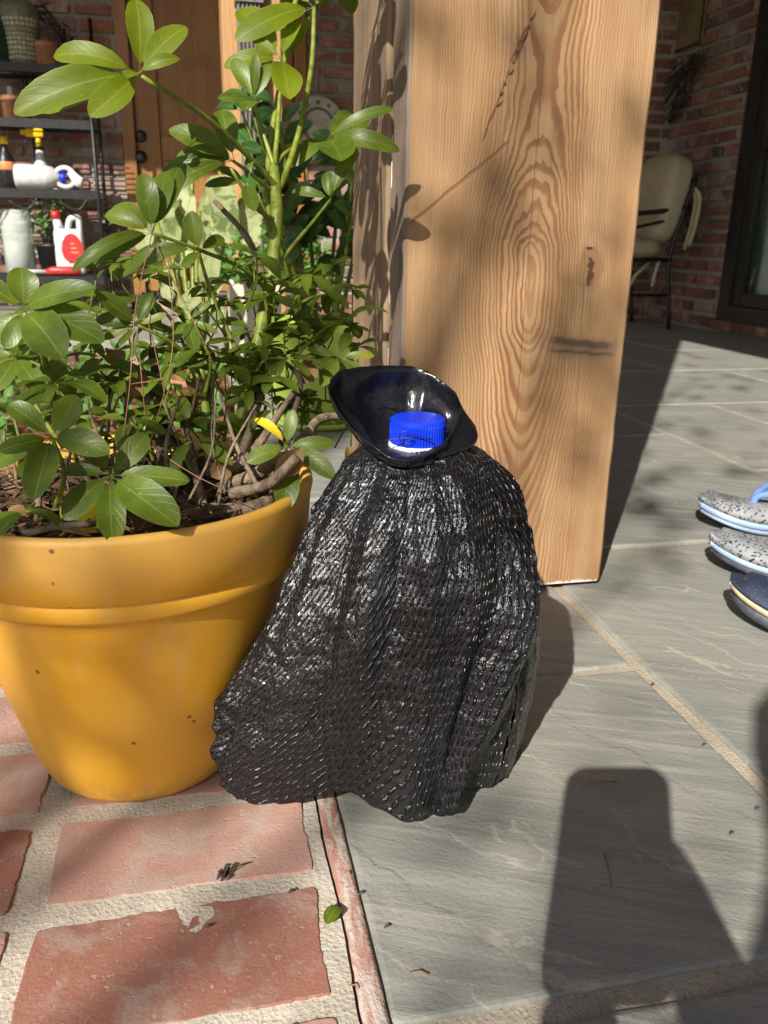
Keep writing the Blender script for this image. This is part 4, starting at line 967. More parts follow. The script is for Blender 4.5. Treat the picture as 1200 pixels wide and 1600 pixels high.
# ================================================================== FLIP-FLOPS
def flipflop(tx, ty, label, top, mid, low, strap, ang, hs, z0=0., L=.29, roll=0.):
    """tx,ty: photo pixel of the toe tip on the floor; sole points along ang (deg from +X)"""
    tip = onz(tx, ty, z0+.03); d = Vector((math.cos(R(ang)), math.sin(R(ang)), 0)); s_ = Vector((-d.y, d.x, 0))
    th = Thing('flip_flop', label, 'flip-flop', (tip.x+d.x*.12, tip.y+d.y*.12, z0), 'flip-flops on the patio')
    Rl = Matrix.Rotation(R(roll), 3, d)
    def outline(t):      # half widths at t along the sole (0 toe)
        w = .056*(1-abs(1-min(1, t/.34))**2.3)**.52 if t < .34 else .056*(1-.22*math.sin(math.pi*min(1, (t-.34)/.58))**2)
        if t > .86: w *= math.sqrt(max(.0, 1-((t-.86)/.14)**2.2))
        return max(w, .0015)
    def layer(zb, zt, grow, crown):
        V, Fs = [], []; n = 26; m = 9
        for top_ in (0, 1):
            for i in range(n+1):
                t = (1-math.cos(math.pi*i/n))/2
                w = outline(max(.004, min(.996, t)))+grow; spring = .030*max(0, 1-t/.5)**2+.006*max(0, (t-.8)/.2)**2
                for k in range(m):
                    q = -1+2*k/(m-1)
                    z = (zt if top_ else zb)+spring+(crown*(abs(q)**4 if t > .06 else 1)*(1 if top_ else 0))
                    off_ = d*(t*L-(grow if t < .5 else -grow))+s_*(q*w)
                    zz = Rl @ Vector((0, 0, 0)); pp = off_+Vector((0, 0, z)); pp = Rl @ pp
                    V.append(Vector((tip.x, tip.y, z0))+pp)
        o = (n+1)*m
        for i in range(n):
            for k in range(m-1):
                a = i*m+k; Fs.append((a, a+m, a+m+1, a+1)); Fs.append((o+a, o+a+1, o+a+m+1, o+a+m))
            Fs.append((i*m, o+i*m, o+(i+1)*m, (i+1)*m)); a = i*m+m-1; Fs.append((a, a+m, o+a+m, o+a))
        for k in range(m-1): Fs.append((k, k+1, o+k+1, o+k)); a = n*m+k; Fs.append((a, o+a, o+a+1, a+1))
        return V, Fs
    th.part('outsole', layer(.001, hs[0], -.004, 0), low)
    th.part('midsole', layer(hs[0]+.0002, hs[1], -.0010, 0.), mid)
    th.part('footbed', layer(hs[1]+.0002, .047, .0, -.014), top)
    base = Vector((tip.x, tip.y, z0))
    def P(t, q, z): return base+Rl @ (d*(t*L)+s_*q+Vector((0, 0, z)))
    for sd in (-1, 1):
        th.part('strap', tube(crv([P(.34, 0, .044), P(.37, sd*.006, .064), P(.50, sd*.036, .072), P(.62, sd*.053, .052), P(.66, sd*.054, .038)], 5), [.0035]+[.0065]*19+[.005], 8), strap)
    return th
flipflop(1091, 800, 'speckled grey flip-flop with pale blue sole, farthest of the three at the edge', 'foam_grey', 'sole_blue', 'sole_blue', 'strap_blue', -10, (.010, .022), 0., .29)
flipflop(1106, 862, 'worn speckled grey flip-flop with tan scuffed toe between the other two', 'foam_grey', 'sole_blue', 'sole_grey', 'black', -20, (.012, .022), .0, .29)
flipflop(1136, 932, 'dark navy flip-flop with tan and grey sole, nearest of the three', 'foam_navy', 'sole_tan', 'sole_grey', 'black', -38, (.019, .028), 0., .29)

# ================================================================== CUSHIONED PATIO CHAIR (right)
CXY = onz(1035, 512, 0)
ch = Thing('patio_chair', 'dark metal patio chair with cream back and seat cushions by the brick wall', 'chair', (2.55, 4.75, 0))
bk, fr_ = 2.74, 2.16       # back legs X / front X
yl, yr = 5.08, 4.62
for y in (yr, yl):
    ch.part('leg', tube(crv([(bk+.02, y, .002), (bk-.01, y, .22), (bk-.03, y, .42), (bk+.03, y, .68), (bk+.08, y, .86)], 4), .013, 8), 'metal')
    ch.part('leg', tube(crv([(fr_-.02, y, .002), (fr_, y, .25), (fr_+.02, y, .42)], 4), .013, 8), 'metal')
    ch.part('armrest', tube(crv([(bk+.05, y, .70), (bk-.15, y, .665), (fr_+.05, y, .63), (fr_-.02, y, .58), (fr_+.01, y, .42)], 4), .014, 8), 'metal')
    ch.part('side_rail', tube([(bk+.02, y, .64), (fr_+.25, y, .565), (fr_, y, .50)], .009, 8), 'metal')
    ch.part('seat_rail', tube([(bk-.02, y, .40), (fr_, y, .40)], .013, 8), 'metal')
    ch.part('stretcher', tube([(bk, y, .20), (fr_, y, .20)], .009, 8), 'metal')
for x, z in ((bk-.02, .40), (fr_, .40), (bk+.075, .84)): ch.part('cross_rail', tube([(x, yr, z), (x, yl, z)], .012, 8), 'metal')
def pillow(c, sx, sy, sz, M, pw=4., n=24):
    V, Fs = [], []
    for i in range(n+1):
        th_ = math.pi*i/n
        for k in range(2*n):
            ph = math.pi*k/n; x, y, z = math.sin(th_)*math.cos(ph), math.sin(th_)*math.sin(ph), math.cos(th_)
            l = (abs(x)**pw+abs(y)**pw+abs(z)**pw)**(1/pw); q = Vector((x/l*sx, y/l*sy, z/l*sz)); q += Vector((1, 1, 1))*.006*nz(q, 9)
            V.append(Vector(c)+M @ q)
    for i in range(n):
        for k in range(2*n): Fs.append((i*2*n+k, (i+1)*2*n+k, (i+1)*2*n+(k+1) % (2*n), i*2*n+(k+1) % (2*n)))
    return V, Fs
ch.part('seat_cushion', pillow((2.43, 4.85, .465), .27, .235, .055, Matrix.Identity(3)), 'cushion')
bc = ch.part('back_cushion', pillow((2.71, 4.85, .735), .085, .245, .255, Matrix.Rotation(R(12), 3, 'Y')), 'cushion')
for dy, l in ((-.01, .32), (.03, .34)):
    p = Vector((2.80, 4.60+dy, .80)); ch.part('tie', tube(crv([p, p+Vector((.03, -.015, -.06)), p+Vector((.02, -.02, -.2)), p+Vector((.0, -.01, -l))], 4), [.008, .010, .012, .013, .013, .013, .013, .013, .013, .013, .013, .013, .010], 6), 'cushion', bc)
for dy, dx, l in ((.0, -.02, .15), (.05, -.10, .15)):
    p = Vector((2.65+dx*.2, 4.62+dy, .40)); ch.part('tie', tube([p, p+Vector((dx, 0, -l*.6)), p+Vector((dx*1.3, 0, -l))], .011, 6), 'cushion')

# things on the right wall
pa = [onx(x, y, WX-.02) for x, y in ((1040, -30), (1098, -30), (1098, 68), (1040, 86))]
yy0, yy1 = min(p.y for p in pa), max(p.y for p in pa)+.05; zz = pa[2].z
sgn = Thing('wall_panel', 'tan rusty square panel hung on the shaded brick wall', 'panel', (WX-.03, (yy0+yy1)/2, zz))
sgn.part('sheet', box(WX-.034, WX-.019, yy0, min(yy1, 5.28), zz, zz+.7, .003), 'panel', smooth=False)
sgn.part('rim', join(box(WX-.042, WX-.0345, yy0, yy0+.012, zz, zz+.7), box(WX-.042, WX-.0345, yy0+.0125, min(yy1, 5.28), zz, zz+.012)), 'twig', smooth=False)
sw = Thing('twig_swag', 'dry dark twig bundle tied on the shaded brick wall above the chair', 'wall decoration', tuple(onx(1060, 140, WX-.05)))
rs = random.Random(4)
for i in range(26):
    a = onx(1088+rs.uniform(-6, 14), 92+rs.uniform(-10, 12), WX-.04-rs.uniform(0, .05)); b = onx(1036+rs.uniform(-6, 30), 150+rs.uniform(-45, 45), WX-.04-rs.uniform(0, .05))
    sw.part('twig', tube(crv([a, (a+b)/2+Vector((0, rs.uniform(-.04, .04), rs.uniform(-.05, .05))), b], 4), taper(range(5), .004, .002) if False else .0035, 5), 'twig')
sw.part('handle', tube([onx(1072, 145, WX-.06), onx(1046, 190, WX-.06)], .016, 8), 'twig')

# plate on the rear wall
pc_ = ony(497, 196, WY-.03)
pt = Thing('wall_plate', 'round cream plate with a dark painted ring hung on the rear brick wall', 'plate', tuple(pc_))
Mp = Matrix.Translation(pc_) @ Matrix.Rotation(R(90), 4, 'X')
pt.part('dish', xform(lathe([(.02, -.012), (.08, -.010), (.155, .006), (.158, .010), (.150, .011), (.09, -.002), (.03, -.003)], n=40), Mp), 'plate')
pt.part('painted_ring', xform(tube([(.09*math.cos(k*R(9)), .09*math.sin(k*R(9)), .0015) for k in range(41)], .007, 6), Mp), 'plateink')
for k in range(12):
    a = k*R(30); pt.part('painted_mark', xform(lathe([(.002, .007), (.011, .0085), (.009, .0095), (.001, .0098)], (.122*math.cos(a), .122*math.sin(a), 0), 8), Mp), 'plateink')

# ================================================================== IRON BAKER'S RACK AND WHAT STANDS ON IT
RY0, RY1 = 4.88, 5.22
RKX1 = ony(152, 290, RY0).x; RKX0 = RKX1-1.05
LZ = [ony(140, 430, RY0).z, ony(140, 297, RY0).z, ony(140, 188, RY0).z, ony(140, 102, RY0).z]
rack = Thing('bakers_rack', 'black wrought iron shelf rack against the rear brick wall', 'rack', ((RKX0+RKX1)/2, RY0, SZ))
for x in (RKX0, RKX1):
    for y in (RY0, RY1): rack.part('leg', tube([(x, y, SZ+.001), (x, y, LZ[3]+(.28 if y == RY1 else .02))], .010, 8), 'metal')
for x in (RKX0+.35, RKX0+.70): rack.part('back_bar', tube([(x, RY1, LZ[0]), (x, RY1, LZ[3]+.2)], .006, 6), 'metal')
for z in LZ:
    sh = rack.part('shelf', join(box(RKX0, RKX1, RY0-.006, RY0+.006, z-.045, z-.006), box(RKX0, RKX1, RY1-.006, RY1+.006, z-.03, z-.006)), 'metal', smooth=False)
    for k in range(9): rack.part('slat', box(RKX0+.004, RKX1-.004, RY0+.022+.034*k, RY0+.027+.034*k, z-.005, z), 'metal', sh, False)
rack.part('arch', tube(crv([(RKX1, RY1, LZ[3]+.28), (RKX1-.02, RY1, LZ[3]+.12), (RKX1-.12, RY1, LZ[3]+.135), (RKX1-.35, RY1, LZ[3]+.13)], 5), .006, 6), 'metal')
for z0 in (LZ[0]+.04,):
    for sx in (.32, .02): rack.part('scroll', tube(crv([(RKX1-.45-sx, RY1-.01, z0+.30), (RKX1-.33-sx, RY1-.01, z0+.22), (RKX1-.25-sx, RY1-.01, z0)], 5), .005, 6), 'metal')
for sx in (.05, .30, .50): rack.part('brace', tube(crv([(RKX1-sx, RY0, LZ[1]-.04), (RKX1-sx-.06, RY0, LZ[1]-.10), (RKX1-sx-.15, RY0, LZ[1]-.06)], 5), .006, 6), 'metal')
YM = RY0+.13
def sx_(px, z): # X on shelf plane for pixel column
    return ony(px, 290, YM).x
def lathe_thing(name, label, cat, px, z, parts, n=24, group=None, dy=0.):
    x = ony(px, 200, YM+dy).x; t_ = Thing(name, label, cat, (x, YM+dy, z+.001), group)
    for nm, prof, m in parts: t_.part(nm, lathe(prof, (x, YM+dy, z+.001), n), m)
    return t_, Vector((x, YM+dy, z+.001))
# top shelf
gj, c = lathe_thing('glazed_jar', 'dark green ribbed glazed jar on the top rack shelf', 'jar', 4, LZ[3], [('body', [(.05, 0), (.07, .0)]+[(.075+.020*math.sin(math.pi*i/24)+.003*(i % 2), .01+.2*i/24) for i in range(25)]+[(.06, .22), (.05, .23)], 'greenglaze'), ('lid', [(.05, .2305), (.055, .24), (.03, .265), (.01, .28)], 'greenglaze')])
vs_, c = lathe_thing('woven_vase', 'tall grey green vase with pale woven blocks on the top rack shelf', 'vase', 49, LZ[3], [('body', [(.05, 0), (.062, .0), (.068, .02), (.088, .15), (.094, .23), (.086, .27), (.07, .28)], 'vase')])
for j in range(9):
    for k in range(9):
        a = R(210+k*15); r = .066+.022*j/9+.002; p = c+Vector((r*math.cos(a), r*math.sin(a), .03+.021*j)); hw = .0075
        t1 = Vector((-math.sin(a), math.cos(a), 0)); nn = Vector((math.cos(a), math.sin(a), 0))
        v = [p-t1*hw-UP*.007, p+t1*hw-UP*.007, p+t1*hw+UP*.007, p-t1*hw+UP*.007]; v += [q+nn*.005 for q in v]
        vs_.part('woven_block', (v, [(0, 1, 5, 4), (1, 2, 6, 5), (2, 3, 7, 6), (3, 0, 4, 7), (4, 5, 6, 7)]), 'weave', smooth=False)
potp = [('pot', [(.038, 0), (.045, 0), (.055, .085), (.062, .086), (.064, .11), (.058, .11), (.05, .09)], 'terracotta')]
lathe_thing('terracotta_pot', 'small terracotta pot beside the woven vase on the top shelf', 'pot', 82, LZ[3], potp)
wr = Thing('dried_wreath', 'dark dried twig wreath lying behind the vase on the top shelf', 'wreath', tuple(ony(50, 40, RY1-.03)))
for i in range(60):
    a = rs.uniform(0, math.pi); rr = rs.uniform(.13, .2); cw = ony(52, 72, RY1-.05)
    p = cw+Vector((rr*math.cos(a)*1.1, rs.uniform(-.03, .04), rr*math.sin(a))); dd = Vector((-math.sin(a), rs.uniform(-.4, .4), math.cos(a)))*rs.uniform(.03, .06)+Vector((rs.uniform(-.03, .03), 0, rs.uniform(-.03, .03)))
    wr.part('twig', tube([p-dd, p, p+dd], [.002, .007, .002], 4), 'twig')
# second shelf
t2, c = lathe_thing('terracotta_pot', 'small terracotta pot with a white tag on the second shelf', 'pot', 22, LZ[2], potp)
t2.part('tag', box(c.x-.012, c.x+.012, c.y-.01, c.y-.006, .08+c.z, .155+c.z, .003), 'milk')
lathe_thing('terracotta_pot', 'terracotta pot at the far left of the second shelf', 'pot', -6, LZ[2], potp)
bt, c = lathe_thing('green_bottle', 'thin dark green bottle on the second shelf', 'bottle', 42, LZ[2], [('glass', [(.015, 0), (.02, .0), (.021, .10), (.008, .14), (.008, .19), (.01, .2)], 'greenglaze')], dy=.08)
# third shelf: bottles
sp_, c = lathe_thing('spray_bottle', 'white spray bottle with a yellow trigger head on the third shelf', 'spray bottle', 58, LZ[1], [('body', [(.04, 0), (.045, .004), (.046, .085), (.044, .10), (.03, .14), (.020, .175), (.018, .20)], 'milk'), ('collar', [(.019, .2005), (.021, .201), (.021, .215), (.016, .216)], 'black'), ('neck', [(.014, .2165), (.014, .27)], 'yellow')], dy=.06)
sp_.part('trigger_head', join(box(c.x-.062, c.x+.03, c.y-.014, c.y+.014, c.z+.262, c.z+.305, .008), box(c.x-.085, c.x-.060, c.y-.010, c.y+.010, c.z+.272, c.z+.298, .004)), 'yellow')
sp_.part('trigger', tube(crv([(c.x-.05, c.y, c.z+.262), (c.x-.065, c.y, c.z+.235), (c.x-.062, c.y, c.z+.205)], 4), .006, 6), 'black')
sp_.part('label', lathe([(.0462, .012), (.0466, .013), (.0466, .055), (.0462, .056)], c, 24), 'strap_blue')
jx, jx1 = ony(23, 270, YM-.05).x, ony(82, 270, YM-.05).x
jg = Thing('white_jug', 'white plastic jug with a blue cap lying on its side on the third shelf', 'jug', ((jx+jx1)/2, YM-.05, LZ[1]+.001))
Mj = Matrix.Translation((jx, YM-.05, LZ[1]+.062)) @ Matrix.Rotation(R(90), 4, 'Y')
jg.part('body', xform(lathe([(.045, 0), (.058, .004), (.06, .02), (.06, .15), (.05, .19), (.026, .215), (.02, .225)], n=24), Mj), 'milk')
jg.part('cap', xform(lathe([(.022, .2255), (.024, .226), (.024, .25), (.02, .252)], n=20), Mj), 'cap')
hx, hx1 = ony(84, 270, YM-.06).x, ony(128, 280, YM-.06).x
hn = Thing('hose_nozzle', 'white hose sprayer with a round grip lying beside the jug', 'sprayer', ((hx+hx1)/2, YM-.06, LZ[1]+.001))
zc = LZ[1]+.062
hn.part('grip_loop', tube([Vector((hx+.055+.05*math.cos(a*math.pi/10), YM-.06, zc+.048*math.sin(a*math.pi/10))) for a in range(21)], .013, 8), 'milk')
hn.part('barrel', tube([(hx+.08, YM-.06, zc+.03), (hx1-.02, YM-.06, zc-.02), (hx1, YM-.06, zc-.025)], [.018, .03, .034], 10), 'milk')
hn.part('trigger', tube([(hx+.04, YM-.06, zc-.01), (hx+.09, YM-.06, zc+.02)], .008, 6), 'black')
db, c = lathe_thing('dark_bottle', 'black bottle with orange label and yellow cap at the left of the third shelf', 'bottle', 3, LZ[1], [('body', [(.04, 0), (.044, .004), (.044, .13), (.03, .17), (.016, .19), (.016, .215)], 'black'), ('label', [(.0445, .09), (.0452, .091), (.0452, .129), (.0445, .13)], 'orange'), ('cap', [(.019, .2155), (.02, .216), (.02, .25), (.016, .252)], 'yellow')], dy=-.02)
# bottom shelf
jgx0, jgx1 = ony(88, 400, YM-.05).x, ony(133, 400, YM-.05).x
rj = Thing('weedkiller_jug', 'white jug with red cap, handle and red label on the lowest shelf', 'jug', ((jgx0+jgx1)/2, YM-.05, LZ[0]+.001))
b0 = LZ[0]+.001
rj.part('body', box(jgx0, jgx1, YM-.09, YM-.01, b0, b0+.235, .018), 'milk')
rj.part('neck', tube([(jgx0+.03, YM-.05, b0+.22), (jgx0+.02, YM-.05, b0+.285)], [.028, .020], 12), 'milk')
rj.part('cap', tube([(jgx0+.02, YM-.05, b0+.2855), (jgx0+.016, YM-.05, b0+.325)], .024, 14), 'red')
rj.part('handle', tube(crv([(jgx0+.07, YM-.05, b0+.225), (jgx0+.09, YM-.05, b0+.285), (jgx0+.13, YM-.05, b0+.292), (jgx1-.015, YM-.05, b0+.26), (jgx1-.018, YM-.05, b0+.2)], 5), .016, 10), 'milk')
v = [Vector((jgx0+.035+.5*(jgx1-jgx0-.03)*(1+math.cos(a*math.pi/12)*(.95 if a % 2 else 1.0))*.95, YM-.0915, b0+.125+.075*math.sin(a*math.pi/12)*(1.15 if a < 12 else .9))) for a in range(24)]
v2 = [q+Vector((0, .0012, 0)) for q in v]
rj.part('label', (v+v2, [tuple(range(24)), tuple(range(47, 23, -1))]+[(k, 24+k, 24+(k+1) % 24, (k+1) % 24) for k in range(24)]), 'red', smooth=False)
for k in range(3): rj.part('lettering', box(jgx0+.085, jgx1-.045+.01*k, YM-.0932, YM-.0920, b0+.155-.022*k, b0+.163-.022*k), 'orange', smooth=False)
bp, c = lathe_thing('black_nursery_pot', 'black nursery pot with a wispy plant on the lowest shelf', 'potted plant', 62, LZ[0], [('pot', [(.06, 0), (.065, .0), (.082, .14), (.088, .141), (.088, .155), (.08, .155), (.075, .13)], 'black')])
for i in range(36):
    a = rs.uniform(0, 6.28); p = c+Vector((.03*math.cos(a), .03*math.sin(a), .13)); q = p+Vector((rs.uniform(-.13, .10), rs.uniform(-.05, .03), rs.uniform(.1, .36)))
    bp.part('stem', tube([p, (p+q)/2+Vector((rs.uniform(-.02, .02), 0, .02)), q], [.0025, .002, .001], 4), 'twig')
    for k in range(3):
        e = p.lerp(q, rs.uniform(.4, 1)); (v, f), u = leaf(e, e+Vector((rs.uniform(-.04, .04), rs.uniform(-.02, .02), rs.uniform(-.01, .04))), .014, (0, -1, .4)); bp.part('leaf', (v, f), 'leaf_herb', uvs=u)
jr, c = lathe_thing('glass_jar', 'tall clear glass jar at the left end of the lowest shelf', 'jar', 8, LZ[0], [('jar', [(.07, 0), (.08, .004), (.08, .27), (.07, .30), (.068, .33), (.064, .33), (.066, .30), (.075, .27), (.075, .01), (.06, .008)], 'jar'), ('filling', [(.06, .012), (.07, .013), (.07, .16), (.05, .17)], 'milk')])
rx0, rx1 = ony(15, 425, RY0-.02).x, ony(126, 430, RY0-.02).x; zt = LZ[0]+.016
tl = Thing('red_handled_tool', 'white rod with a red grip lying along the front of the lowest shelf', 'tool', ((rx0+rx1)/2, RY0+.02, LZ[0]+.001))
mid = rx0+(rx1-rx0)*.5
tl.part('rod', tube([(rx0, RY0+.01, zt), (mid, RY0+.01, zt)], .011, 10), 'milk')
tl.part('grip', tube([(mid, RY0+.01, zt), (mid+.03, RY0+.01, zt+.006), (rx1-.05, RY0+.01, zt+.006), (rx1, RY0+.01, zt)], [.013, .022, .022, .016], 10), 'red')

# ================================================================== PLANTS BEHIND
# lime pot with glossy dark stems
lp = onz(505, 640, 0); lp = Vector((.335, 2.02, 0)); lp = onz(500, 660, 0)
zz_ = Thing('glossy_potted_plant', 'dark glossy leaved plant in a round lime green pot behind the timber column', 'potted plant', (lp.x, lp.y, 0))
zz_.part('saucer', lathe([(.10, .002), (.125, .003), (.14, .02), (.136, .021), (.12, .008)], lp, 40), 'lime_pot')
zz_.part('pot', lathe([(.085, .010), (.10, .011), (.128, .08), (.142, .18), (.146, .25), (.150, .255), (.150, .285), (.142, .286), (.136, .25), (.12, .24)], lp, 40), 'lime_pot')
zz_.part('soil', lathe([(.001, .245), (.13, .243), (.13, .23)], lp, 24), 'soil')
rz_ = random.Random(21)
for i in range(15):
    a = rz_.uniform(0, 6.28); r = rz_.uniform(.01, .07); b = lp+Vector((r*math.cos(a), r*math.sin(a), .24)); H_ = rz_.uniform(.32, .62)
    tpx = b+Vector((math.cos(a)*.17*rz_.uniform(.4, 1.2), math.sin(a)*.15*rz_.uniform(.4, 1.2), H_))
    cc = crv([b, b.lerp(tpx, .5)+Vector((0, 0, .05)), tpx], 5); zz_.part('stem', tube(cc, taper(cc, .007, .003), 6), 'stem')
    for k in range(9):
        t_ = .35+.65*k/8; e = cc[min(len(cc)-1, int(t_*(len(cc)-1)))]; sd = 1 if k % 2 else -1
        dirn = Vector((math.cos(a+1.57*sd), math.sin(a+1.57*sd), rz_.uniform(.15, .8))); dirn.normalize(); L_ = rz_.uniform(.07, .115)
        (v, f), u = leaf(e, e+dirn*L_, L_*.42, UP*.5+Vector((0, -1, 0)), .1, .25); zz_.part('leaf', (v, f), 'leaf_dark', uvs=u)
# white planter box with herbs
w0, w1 = ony(358, 500, 3.05), ony(440, 500, 3.05)
zb = 0.0
hp = Thing('herb_planter', 'tall cream planter box of curly green herbs on the patio', 'planter', ((w0.x+w1.x)/2, 3.05, 0))
ztop = ony(380, 437, 3.05).z
bx0, bx1 = max(w0.x, .10), w1.x
hp.part('box', join(box(bx0, bx1, 3.05, 3.06, .002, ztop, .003), box(bx0, bx0+.01, 3.062, 3.30, .002, ztop, .003), box(bx1-.01, bx1, 3.062, 3.30, .002, ztop, .003), box(bx0, bx1, 3.302, 3.312, .002, ztop, .003)), 'white_pot', smooth=False)
hp.part('soil', box(bx0+.0105, bx1-.0105, 3.0605, 3.301, ztop-.05, ztop-.03), 'soil', smooth=False)
v_, f_, u_ = [], [], []
for i in range(650):
    p = Vector((rz_.uniform(bx0-.05, bx1+.18), rz_.uniform(3.02, 3.3), ztop-.02+abs(rz_.gauss(0, .09)))); d = Vector((rz_.uniform(-1, 1), rz_.uniform(-1, .4), rz_.uniform(-.2, 1))).normalized()*rz_.uniform(.02, .04)
    (v, f), u = leaf(p, p+d, d.length*.8, (rz_.uniform(-.5, .5), -1, .6), .1, .2, 4); k = len(v_); v_ += v; u_ += u; f_ += [tuple(j+k for j in q) for q in f]
hp.part('herb_foliage', (v_, f_), 'leaf_herb', uvs=u_, kind='stuff')
# pale variegated plant
pp = Vector((ony(300, 500, 2.55).x, 2.55, -.03))
pv = Thing('variegated_plant', 'tall plant with long pale cream green wavy leaves behind the umbrella plant', 'potted plant', tuple(pp))
pv.part('pot', lathe([(.05, .0), (.06, .0), (.072, .10), (.077, .101), (.077, .12), (.068, .12), (.065, .10)], pp, 28), 'terracotta')
pv.part('soil', lathe([(.001, .105), (.064, .103), (.06, .09)], pp, 20), 'soil')
for (bx_, by_, tx_, ty_, w_) in [(252, 285, 228, 440, .06), (300, 262, 290, 430, .07), (272, 300, 262, 400, .05), (326, 280, 335, 462, .06), (312, 330, 318, 470, .05), (380, 300, 395, 400, .06), (345, 262, 352, 380, .08), (290, 380, 268, 470, .05), (240, 330, 212, 420, .05), (300, 440, 292, 520, .05), (340, 430, 345, 510, .05)]:
    e, t_ = W(bx_, by_, (2.50+rz_.uniform(-.08, .08))/KS), W(tx_, ty_, (2.46+rz_.uniform(-.1, .1))/KS)
    base = pp+Vector((0, 0, .10))
    pv.part('stem', tube(crv([base+Vector((rz_.uniform(-.03, .03), 0, 0)), (base+e)/2+Vector((0, .03, .06)), e], 5), .006, 6), 'stem')
    (v, f), u = leaf(e, t_, w_, (rz_.uniform(-.4, .4), -1, .35), .08, .2, 10, rz_.uniform(-.2, .2), .9)
    v = [q+Vector((.035*nz(q, 17), .03*nz(q, 11), .012*nz(q, 23))) for q in v]; pv.part('leaf', (v, f), 'leaf_pale', uvs=u)
# low ground cover in the bed
v_, f_, u_ = [], [], []
for i in range(700):
    p = Vector((rz_.uniform(-.75, .05), rz_.uniform(2.2, 3.5), -.02+abs(rz_.gauss(0, .05)))); d = Vector((rz_.uniform(-1, 1), rz_.uniform(-1, .4), rz_.uniform(-.1, 1))).normalized()*rz_.uniform(.03, .06)
    (v, f), u = leaf(p, p+d, d.length*.5, (0, -.7, 1), .1, .2, 4); k = len(v_); v_ += v; u_ += u; f_ += [tuple(j+k for j in q) for q in f]
o = newobj('ground_cover', v_, f_, 'leaf_herb', None, True, u_); tag(o, 'low green ground cover growing in the planting bed', 'ground cover', kind='stuff')

# ================================================================== SMALL THINGS ON THE BRICKS AND PATIO
B = onz(506, 1450, LT+.004); T = onz(529, 1416, LT+.006)
loose_leaf(B, T, .013, UP, 'leaf', 'small green leaf lying on the mortar beside the crack')
tw = Thing('dry_sprig', 'tiny dark dried sprig lying on the pink brick', 'sprig', tuple(onz(360, 1365, LT+.003)))
g0 = onz(362, 1362, LT+.004); tw.part('stem', tube(crv([g0, onz(375, 1352, LT+.007), onz(391, 1347, LT+.004)], 4), .0006, 5), 'bark_dark')
for (x, y) in ((338, 1375), (345, 1378), (340, 1362), (352, 1360), (350, 1372), (358, 1354), (366, 1350)):
    (v, f), u = leaf(onz(352, 1368, LT+.004), onz(x, y, LT+.005+rs.uniform(0, .006)), .005, UP+Vector((rs.uniform(-.6, .6), 0, 0)), .3, .6, 5); tw.part('dry_leaf', (v, f), 'bark_dark', uvs=u)
for (x, y, x2, y2, z) in ((944, 1335, 955, 1385, .002), (700, 1232, 722, 1238, .002), (918, 1225, 965, 1222, .002), (545, 1540, 560, 1545, .003), (640, 1520, 670, 1522, .002), (540, 1362, 547, 1366, .003)):
    a, b = onz(x, y, z), onz(x2, y2, z); o = newobj('pine_needle', *tube([a, (a+b)/2+Vector((.001, .001, .0012)), b], .0006, 5), 'needle')
    tag(o, 'short brown pine needle lying on the bluestone patio', 'pine needle', 'pine needle bits on the patio')
for (x, y) in ((600, 1450), (560, 1398), (1017, 1070), (1097, 1165), (1140, 1303), (1180, 1265), (450, 1395), (320, 1450)):
    zt = LT+.0035 if x < 500 else .0015
    a = onz(x, y, zt); o = newobj('bark_crumb', *tube([a, a+Vector((.003, .001, .0012)), a+Vector((.006, .0025, 0))], [.0006, .0016, .0005], 5), 'bark_dark')
    tag(o, 'tiny dark bark crumb lying on the ground', 'bark crumb', 'bark crumbs on the ground')

# ================================================================== PHOTOGRAPHER AND PHONE (behind the lens; they cast the shadow at lower right)
bk_ = -(CM @ Vector((0, 0, -1)))    # backwards
rt_, upv = CM @ Vector((1, 0, 0)), CM @ Vector((0, 1, 0))
ph = Thing('phone', 'black phone held upright behind the camera position', 'phone', tuple(CAM+bk_*.012))
Mph = Matrix.Translation(CAM+bk_*.010) @ Matrix((rt_, upv, bk_)).transposed().to_4x4()
pv_, rr_ = [], .020
for ox, oy, a0 in ((.0025, .013, 0), (-.0565, .013, 90), (-.0565, -.120, 180), (.0025, -.120, 270)):
    for k in range(7): a_ = R(a0+15*k); pv_.append((ox+rr_*math.cos(a_), oy+rr_*math.sin(a_)))
np_ = len(pv_); pv2 = [Vector((x, y, z)) for z in (0, .010) for x, y in pv_]
ph.part('body', xform((pv2, [tuple(range(np_-1, -1, -1)), tuple(range(np_, 2*np_))]+[(k, (k+1) % np_, np_+(k+1) % np_, np_+k) for k in range(np_)]), Mph), 'phone', smooth=False)
LOC = lambda x, y, z: Mph @ Vector((x, y, z))
me = bpy.data.meshes.new('person'); 
pel = Vector((-.42, -1.05, .52)); chest = Vector((-.38, -.86, .84)); neck = Vector((-.29, -.76, 1.02)); head = Vector((-.25, -.71, 1.10)); top = Vector((-.24, -.69, 1.22))
sr, sl_ = Vector((-.16, -.84, .90)), Vector((-.58, -.78, .90)); er_, el_ = Vector((-.04, -.38, .44)), Vector((-.20, -.36, .40))
hr, hl = LOC(.024, -.075, .03), LOC(-.055, -.125, .03)
wr_r = hr+Vector((-.01, -.07, -.03)); wl_l = hl+Vector((-.03, -.07, -.02))
kr, kl = Vector((-.26, -.64, .42)), Vector((-.66, -.64, .42)); ar, al_ = Vector((-.32, -.98, LT+.06)), Vector((-.64, -1.0, LT+.06)); fr2, fl2 = Vector((-.26, -.80, LT+.03)), Vector((-.60, -.82, LT+.03))
P_ = [pel, chest, neck, head, top, sr, er_, wr_r, hr, sl_, el_, wl_l, hl, kr, ar, fr2, kl, al_, fl2]
